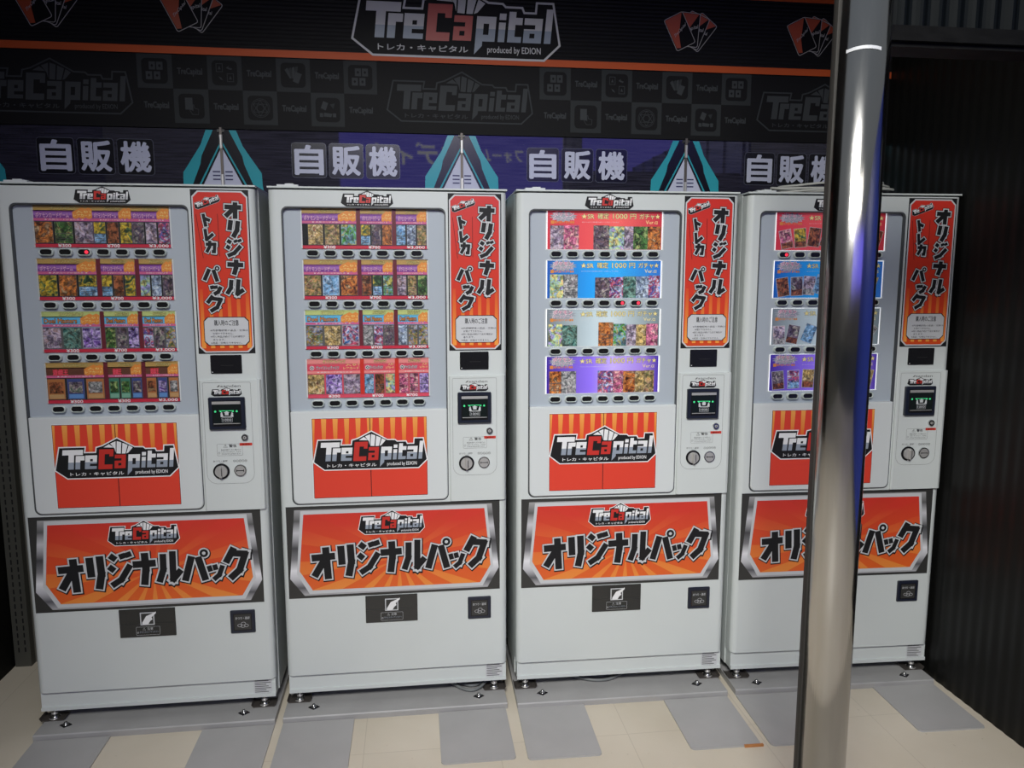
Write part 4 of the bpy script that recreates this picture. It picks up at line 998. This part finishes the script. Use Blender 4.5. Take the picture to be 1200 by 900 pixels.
sign_setup(SIGN)
TEAL = mat('sign_teal', (0.03, 0.30, 0.36), .2); SIGNW = mat('sign_pale_lilac', (0.48, 0.50, 0.62), .2); SIGNL = mat('sign_letter_low', (0.40, 0.43, 0.52), .2); SIGNK = mat('sign_black', (0.008, 0.008, 0.012), .2); SIGNG = mat('sign_outline_grey', (0.09, 0.095, 0.13), .2); SIGNB = mat('sign_stripe_navy', (.05, .05, .12), .2)
SEAM = [-.315, .584, 1.478, 2.377, 3.268]
SLAB = ['dark lettered sign board above the left-end machine', 'dark lettered sign board above the machine with pink-red bottom sheets', 'blue-reflecting lettered sign board above the third machine', 'lettered sign board above the right-end machine, crossed by the steel post']
for k in range(4):
    x0, x1 = SEAM[k]+.003, SEAM[k+1]-.003; w = x1-x0; z0, zt = 1.77, 2.068; cx = (x0+x1)/2
    root = thing('lettered_sign', SLAB[k], 'sign', (cx, .452, z0), 0, 'lettered sign boards above the machines')
    X = lambda a: a-w/2
    mb = MB(); mb.box(-w/2, w/2, 0, .012, 0, zt-z0, SIGN); y = -L
    vb, vt = 0, zt-z0
    for sgn in (-1, 1):
        # teal chevrons and pale wedge at both ends of the board
        ex = -w/2 if sgn < 0 else w/2
        f = lambda a, z: (ex-sgn*a, z-z0)
        mb.flat([f(p, q) for p, q in ((.025, 2.066), (.0, 2.066), (.0, 1.80), (.165, 1.80), (.107, 1.866), (.076, 1.942), (.070, 1.972))], SIGNK, y)
        mb.flat([f(p, q) for p, q in ((.0, 2.000), (.0, 1.80), (.100, 1.80), (.068, 1.866))], SIGNW, y-L)
        for q in (1.885, 1.899, 1.913): mb.rect(min(f(.006, 0)[0], f(.033, 0)[0]), max(f(.006, 0)[0], f(.033, 0)[0]), q-z0, q-z0+.005, SIGNB, y-2*L)
        mb.flat([f(p, q) for p, q in ((.051, 2.066), (.025, 2.066), (.070, 1.972), (.076, 1.942), (.107, 1.866), (.135, 1.80), (.150, 1.80), (.140, 1.866), (.138, 1.912), (.127, 1.928), (.073, 2.010))], TEAL, y-L)
        mb.flat([f(p, q) for p, q in ((.0, 2.014), (.0, 2.026), (.084, 1.866), (.118, 1.80), (.110, 1.80), (.077, 1.866))], TEAL, y-L)
    mb.build('board', root)
    mb = MB(); lx = {0: .140, 1: 1.038, 2: 1.934, 3: 2.828}[k]-cx
    for q, ch in enumerate('自販機'):
        a0, a1 = lx-.190+.138*q, lx-.085+.138*q; b0, b1 = 1.910-z0, 2.018-z0
        mb.flat(rrect(a0-.012, a1+.012, b0-.012, b1+.010, .012, 3), SIGNG, y); mb.flat(rrect(a0-.0105, a1+.010, b0-.010, b1+.008, .010, 3), SIGNK, y-L)
        mb.text(ch, a0+.002, a1-.002, b0+.002, b1-.002, SIGNW, y-2*L, .034)
    mb.build('lettering', root)['label'] = 'pale bold lettering'
for k in range(3):
    x = SEAM[k+1]; mb = MB()
    mb.box(x-.0045, x+.0045, .444, .4515, 1.765, 2.075, RUST); mb.box(x-.013, x+.013, .446, .4515, 2.058, 2.068, CHAR); mb.prism([(x-.006, .4445), (x-.003, .441), (x+.003, .441), (x+.006, .4445)], 2, 2.000, 2.048, STEELF); mb.prism([(x-.006, .4445), (x-.003, .441), (x+.003, .441), (x+.006, .4445)], 2, 1.866, 1.905, STEELF)
    tag(mb.build('metal_strip'), ('metal hanging strip between the first and second sign boards', 'metal hanging strip between the second and third sign boards', 'metal hanging strip between the third and fourth sign boards')[k], 'metal strip', 'metal strips between sign boards')

# ================================================================== SIDE FITTINGS
UPR = mat('olive_steel_upright', (0.085, 0.085, 0.070), .5, .3)
root = thing('slotted_upright', 'slotted grey steel shelf upright in the corner left of the machines', 'upright', (-.270, .465, 0))
mb = MB(); mb.box(-.030, .030, 0, .004, 0, 2.3, UPR); mb.box(.026, .030, .004, .03, 0, 2.3, UPR); mb.box(-.030, -.026, .004, .03, 0, 2.3, UPR)
k = 0; z = .06
while z < 1.75:
    for sx in (-.012, .012): mb.flat(rrect(sx-.0028, sx+.0028, z, z+.020, .002, 2), BLACK, -L)
    z += .030
mb.build('channel', root)
CORD = mat('white_cord', (.50, .50, .47), .5); CORDG = mat('grey_cord', (.16, .17, .17), .5)
pts = []; rnd = random.Random(4)
for i in range(140):
    t = i/139*2*PI*3.2; a = .185+.03*math.sin(t*.7); pts.append((2.83+a*1.2*math.cos(t)+.012*math.sin(t*2.3), .15+.085*math.sin(t), 1.8245+.0055*(i/20)+.010*max(0, math.sin(t*1.5+.6))))
ex, ey, ez = pts[-1]
for i in range(1, 31):
    t = 2*PI*i/30; pts.append((ex+.5*(3.06-ex)*(1-math.cos(t/2))+.045*math.sin(t/2), ey-.05*math.sin(t/2), ez+.022*math.sin(t/2)))
ex, ey, ez = pts[-1]
for i in range(1, 21):
    t = i/20*1.5*PI; pts.append((ex+.028*math.sin(t), ey+.01*t, ez-.016*(1-math.cos(t))))
mb = MB(); mb.tube(pts, .0042, CORD, 8); tag(mb.build('power_cord'), 'coiled white power cord lying on top of the right-end machine', 'cord')
for (x0, x1, y0, dip), lab in (((1.36, 1.56, .02, .005), 'grey cable looping below the machine with pink-red bottom sheets'), ((1.76, 2.12, .03, .004), 'grey cable lying below the machine with the violet bottom sheet')):
    pts = []
    for i in range(31):
        t = i/30; pts.append((x0+(x1-x0)*t, y0+.10*(2*t-1)**2+.01*math.sin(7*t), .0285+.018*(2*t-1)**2))
    for i in range(1, 26):
        t = 1-i/25; pts.append((x0+.03+(x1-x0-.03)*t, y0+.025+.09*(2*t-1)**2, .030+.014*(2*t-1)**2))
    mb = MB(); mb.tube(pts, .0055, CORDG, 8); tag(mb.build('cable'), lab, 'cable')

# ================================================================== STEEL POST IN FRONT
POSTM = mat('brushed_stainless', (0.56, 0.55, 0.53), .2, 1.0)


def post_setup(m):
    n, l, b = nodes(m)
    tc = n.new('ShaderNodeTexCoord'); mp = n.new('ShaderNodeMapping'); mp.inputs['Scale'].default_value = (8, 8, 1.2)
    nz = n.new('ShaderNodeTexNoise'); nz.inputs['Scale'].default_value = 6; nz.inputs['Detail'].default_value = 8
    rp = n.new('ShaderNodeValToRGB'); ramp_set(rp, [(.3, (.12, .12, .12)), (.75, (.2, .2, .2))])
    l.new(tc.outputs['Object'], mp.inputs[0]); l.new(mp.outputs[0], nz.inputs['Vector']); l.new(nz.outputs['Fac'], rp.inputs[0]); l.new(rp.outputs[0], b.inputs['Roughness'])


post_setup(POSTM)
POST_D = 1.7
PC = CAM+_f*POST_D+_r*(POST_D*0.4278)
root = thing('steel_post', 'round stainless steel post standing in front of the right-end machine', 'post', (PC.x, PC.y, 0))
mb = MB(); R0 = .0555
mb.cyl((.004, 0, 0), (.004, 0, 2.76), R0, POSTM, 64); mb.build('tube', root)
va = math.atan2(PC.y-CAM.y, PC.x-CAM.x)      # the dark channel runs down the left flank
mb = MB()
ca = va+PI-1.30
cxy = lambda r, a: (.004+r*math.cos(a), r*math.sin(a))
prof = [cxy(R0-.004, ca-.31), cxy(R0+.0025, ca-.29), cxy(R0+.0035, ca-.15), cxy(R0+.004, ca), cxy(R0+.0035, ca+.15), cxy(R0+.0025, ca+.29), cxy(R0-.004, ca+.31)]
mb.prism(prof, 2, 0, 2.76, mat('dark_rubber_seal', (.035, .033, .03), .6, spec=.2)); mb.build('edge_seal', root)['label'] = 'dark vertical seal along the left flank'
mb = MB(); a0 = va+PI-.55
for i in range(10):
    t0, t1 = a0+1.25*i/10, a0+1.25*(i+1)/10; zz0, zz1 = 1.976+.004*math.sin(i*.3), 1.976+.004*math.sin((i+1)*.3)
    p0, p1 = cxy(R0+.0006, t0), cxy(R0+.0006, t1)
    mb.face([(p0[0], p0[1], zz0), (p1[0], p1[1], zz1), (p1[0], p1[1], zz1+.0065), (p0[0], p0[1], zz0+.0065)], LGREY)
mb.build('tape_mark', root)['label'] = 'thin white scuff across the post'
# beam and corrugated panel to the right of the post
BEAM = noise_tint(mat('dark_beam_paint', (0.006, 0.006, 0.006), .6, spec=.06), 20, .3)
sc_ = POST_D/1.35
bz = CAM.z+(1.897-CAM.z)*sc_
mb = MB(); bx0 = PC.x+.03; mb.box(bx0, bx0+2.2, PC.y-.02, PC.y+.05, bz, bz+.028, BEAM); mb.box(bx0, bx0+2.2, PC.y-.03, PC.y-.02, bz+.010, bz+.018, BEAM)
mb.box(bx0, bx0+2.2, PC.y+.0, PC.y+.04, bz+.028, bz+.05, BEAM)
tag(mb.build('trim_1'), 'dark horizontal beam joining the steel post from the right', 'beam', kind='structure')
CORR = mat('blue_grey_corrugated_sheet', (0.004, 0.0052, 0.006), .5, spec=.04)
mb = MB(); n = 360; xa, xb = bx0, bx0+2.2; pitch = .042
front = [(xa+(xb-xa)*i/n, PC.y+.02+.006*math.sin(2*PI*((xb-xa)*i/n)/pitch)) for i in range(n+1)]
mb.prism(front+[(xb, PC.y+.035), (xa, PC.y+.035)], 2, bz+.05, bz+.15, CORR)
tag(mb.build('trim_2'), 'blue grey corrugated sheet above the beam', 'panel', kind='structure')

BLUEP = mat('blue_panel_paint', (.03, .06, .42), .4)
mb = MB(); mb.box(3.24, 3.28, -3.3, -.90, .35, 2.5, BLUEP)  # added out of view so the post picks up blue on its right
for q in range(9): mb.box(3.228, 3.24, -3.3+.29*q, -3.28+.29*q, .35, 2.5, BLUEP)
tag(mb.build('trim_3'), 'unseen blue ribbed panel beyond the right wall, added for reflections in the post', 'panel', kind='structure')
# ================================================================== ACROSS THE STREET (seen in the reflections)
BLUE = mat('lit_blue_sign', (.05, .05, .45), .4, emit=1.6, ecol=(.14, .12, .75))
SGW = mat('lit_sign_white', (.8, .8, .8), .4, emit=1.5)
root = thing('shop_sign', 'lit blue shop sign with white lettering across the street', 'sign', (3.1, -7.1, 3.2))
mb = MB(); mb.box(-2.75, 2.6, -.12, 0, -.75, .75, BLUE); mb.build('sign_box', root)
mb = MB()
_v = lambda x, z: (x, z)
def back_text(mb, t, x0, x1, z0, z1, y):
    v, f, a = text_geo(t, .02); i = len(mb.v); k = mb.mi(SGW)
    for p, q in v: mb.v.append((x1-p*(x1-x0), y, z0+q*(z1-z0)))
    for q in f: mb.f.append(tuple(i+a for a in q)); mb.m.append(k); mb.smooth.append(False)
back_text(mb, 'リフォームの', -1.03, -.17, -.12, .05, .004)
back_text(mb, 'エディオン', -2.68, -1.15, -.17, .12, .004)
mb.build('lettering', root)
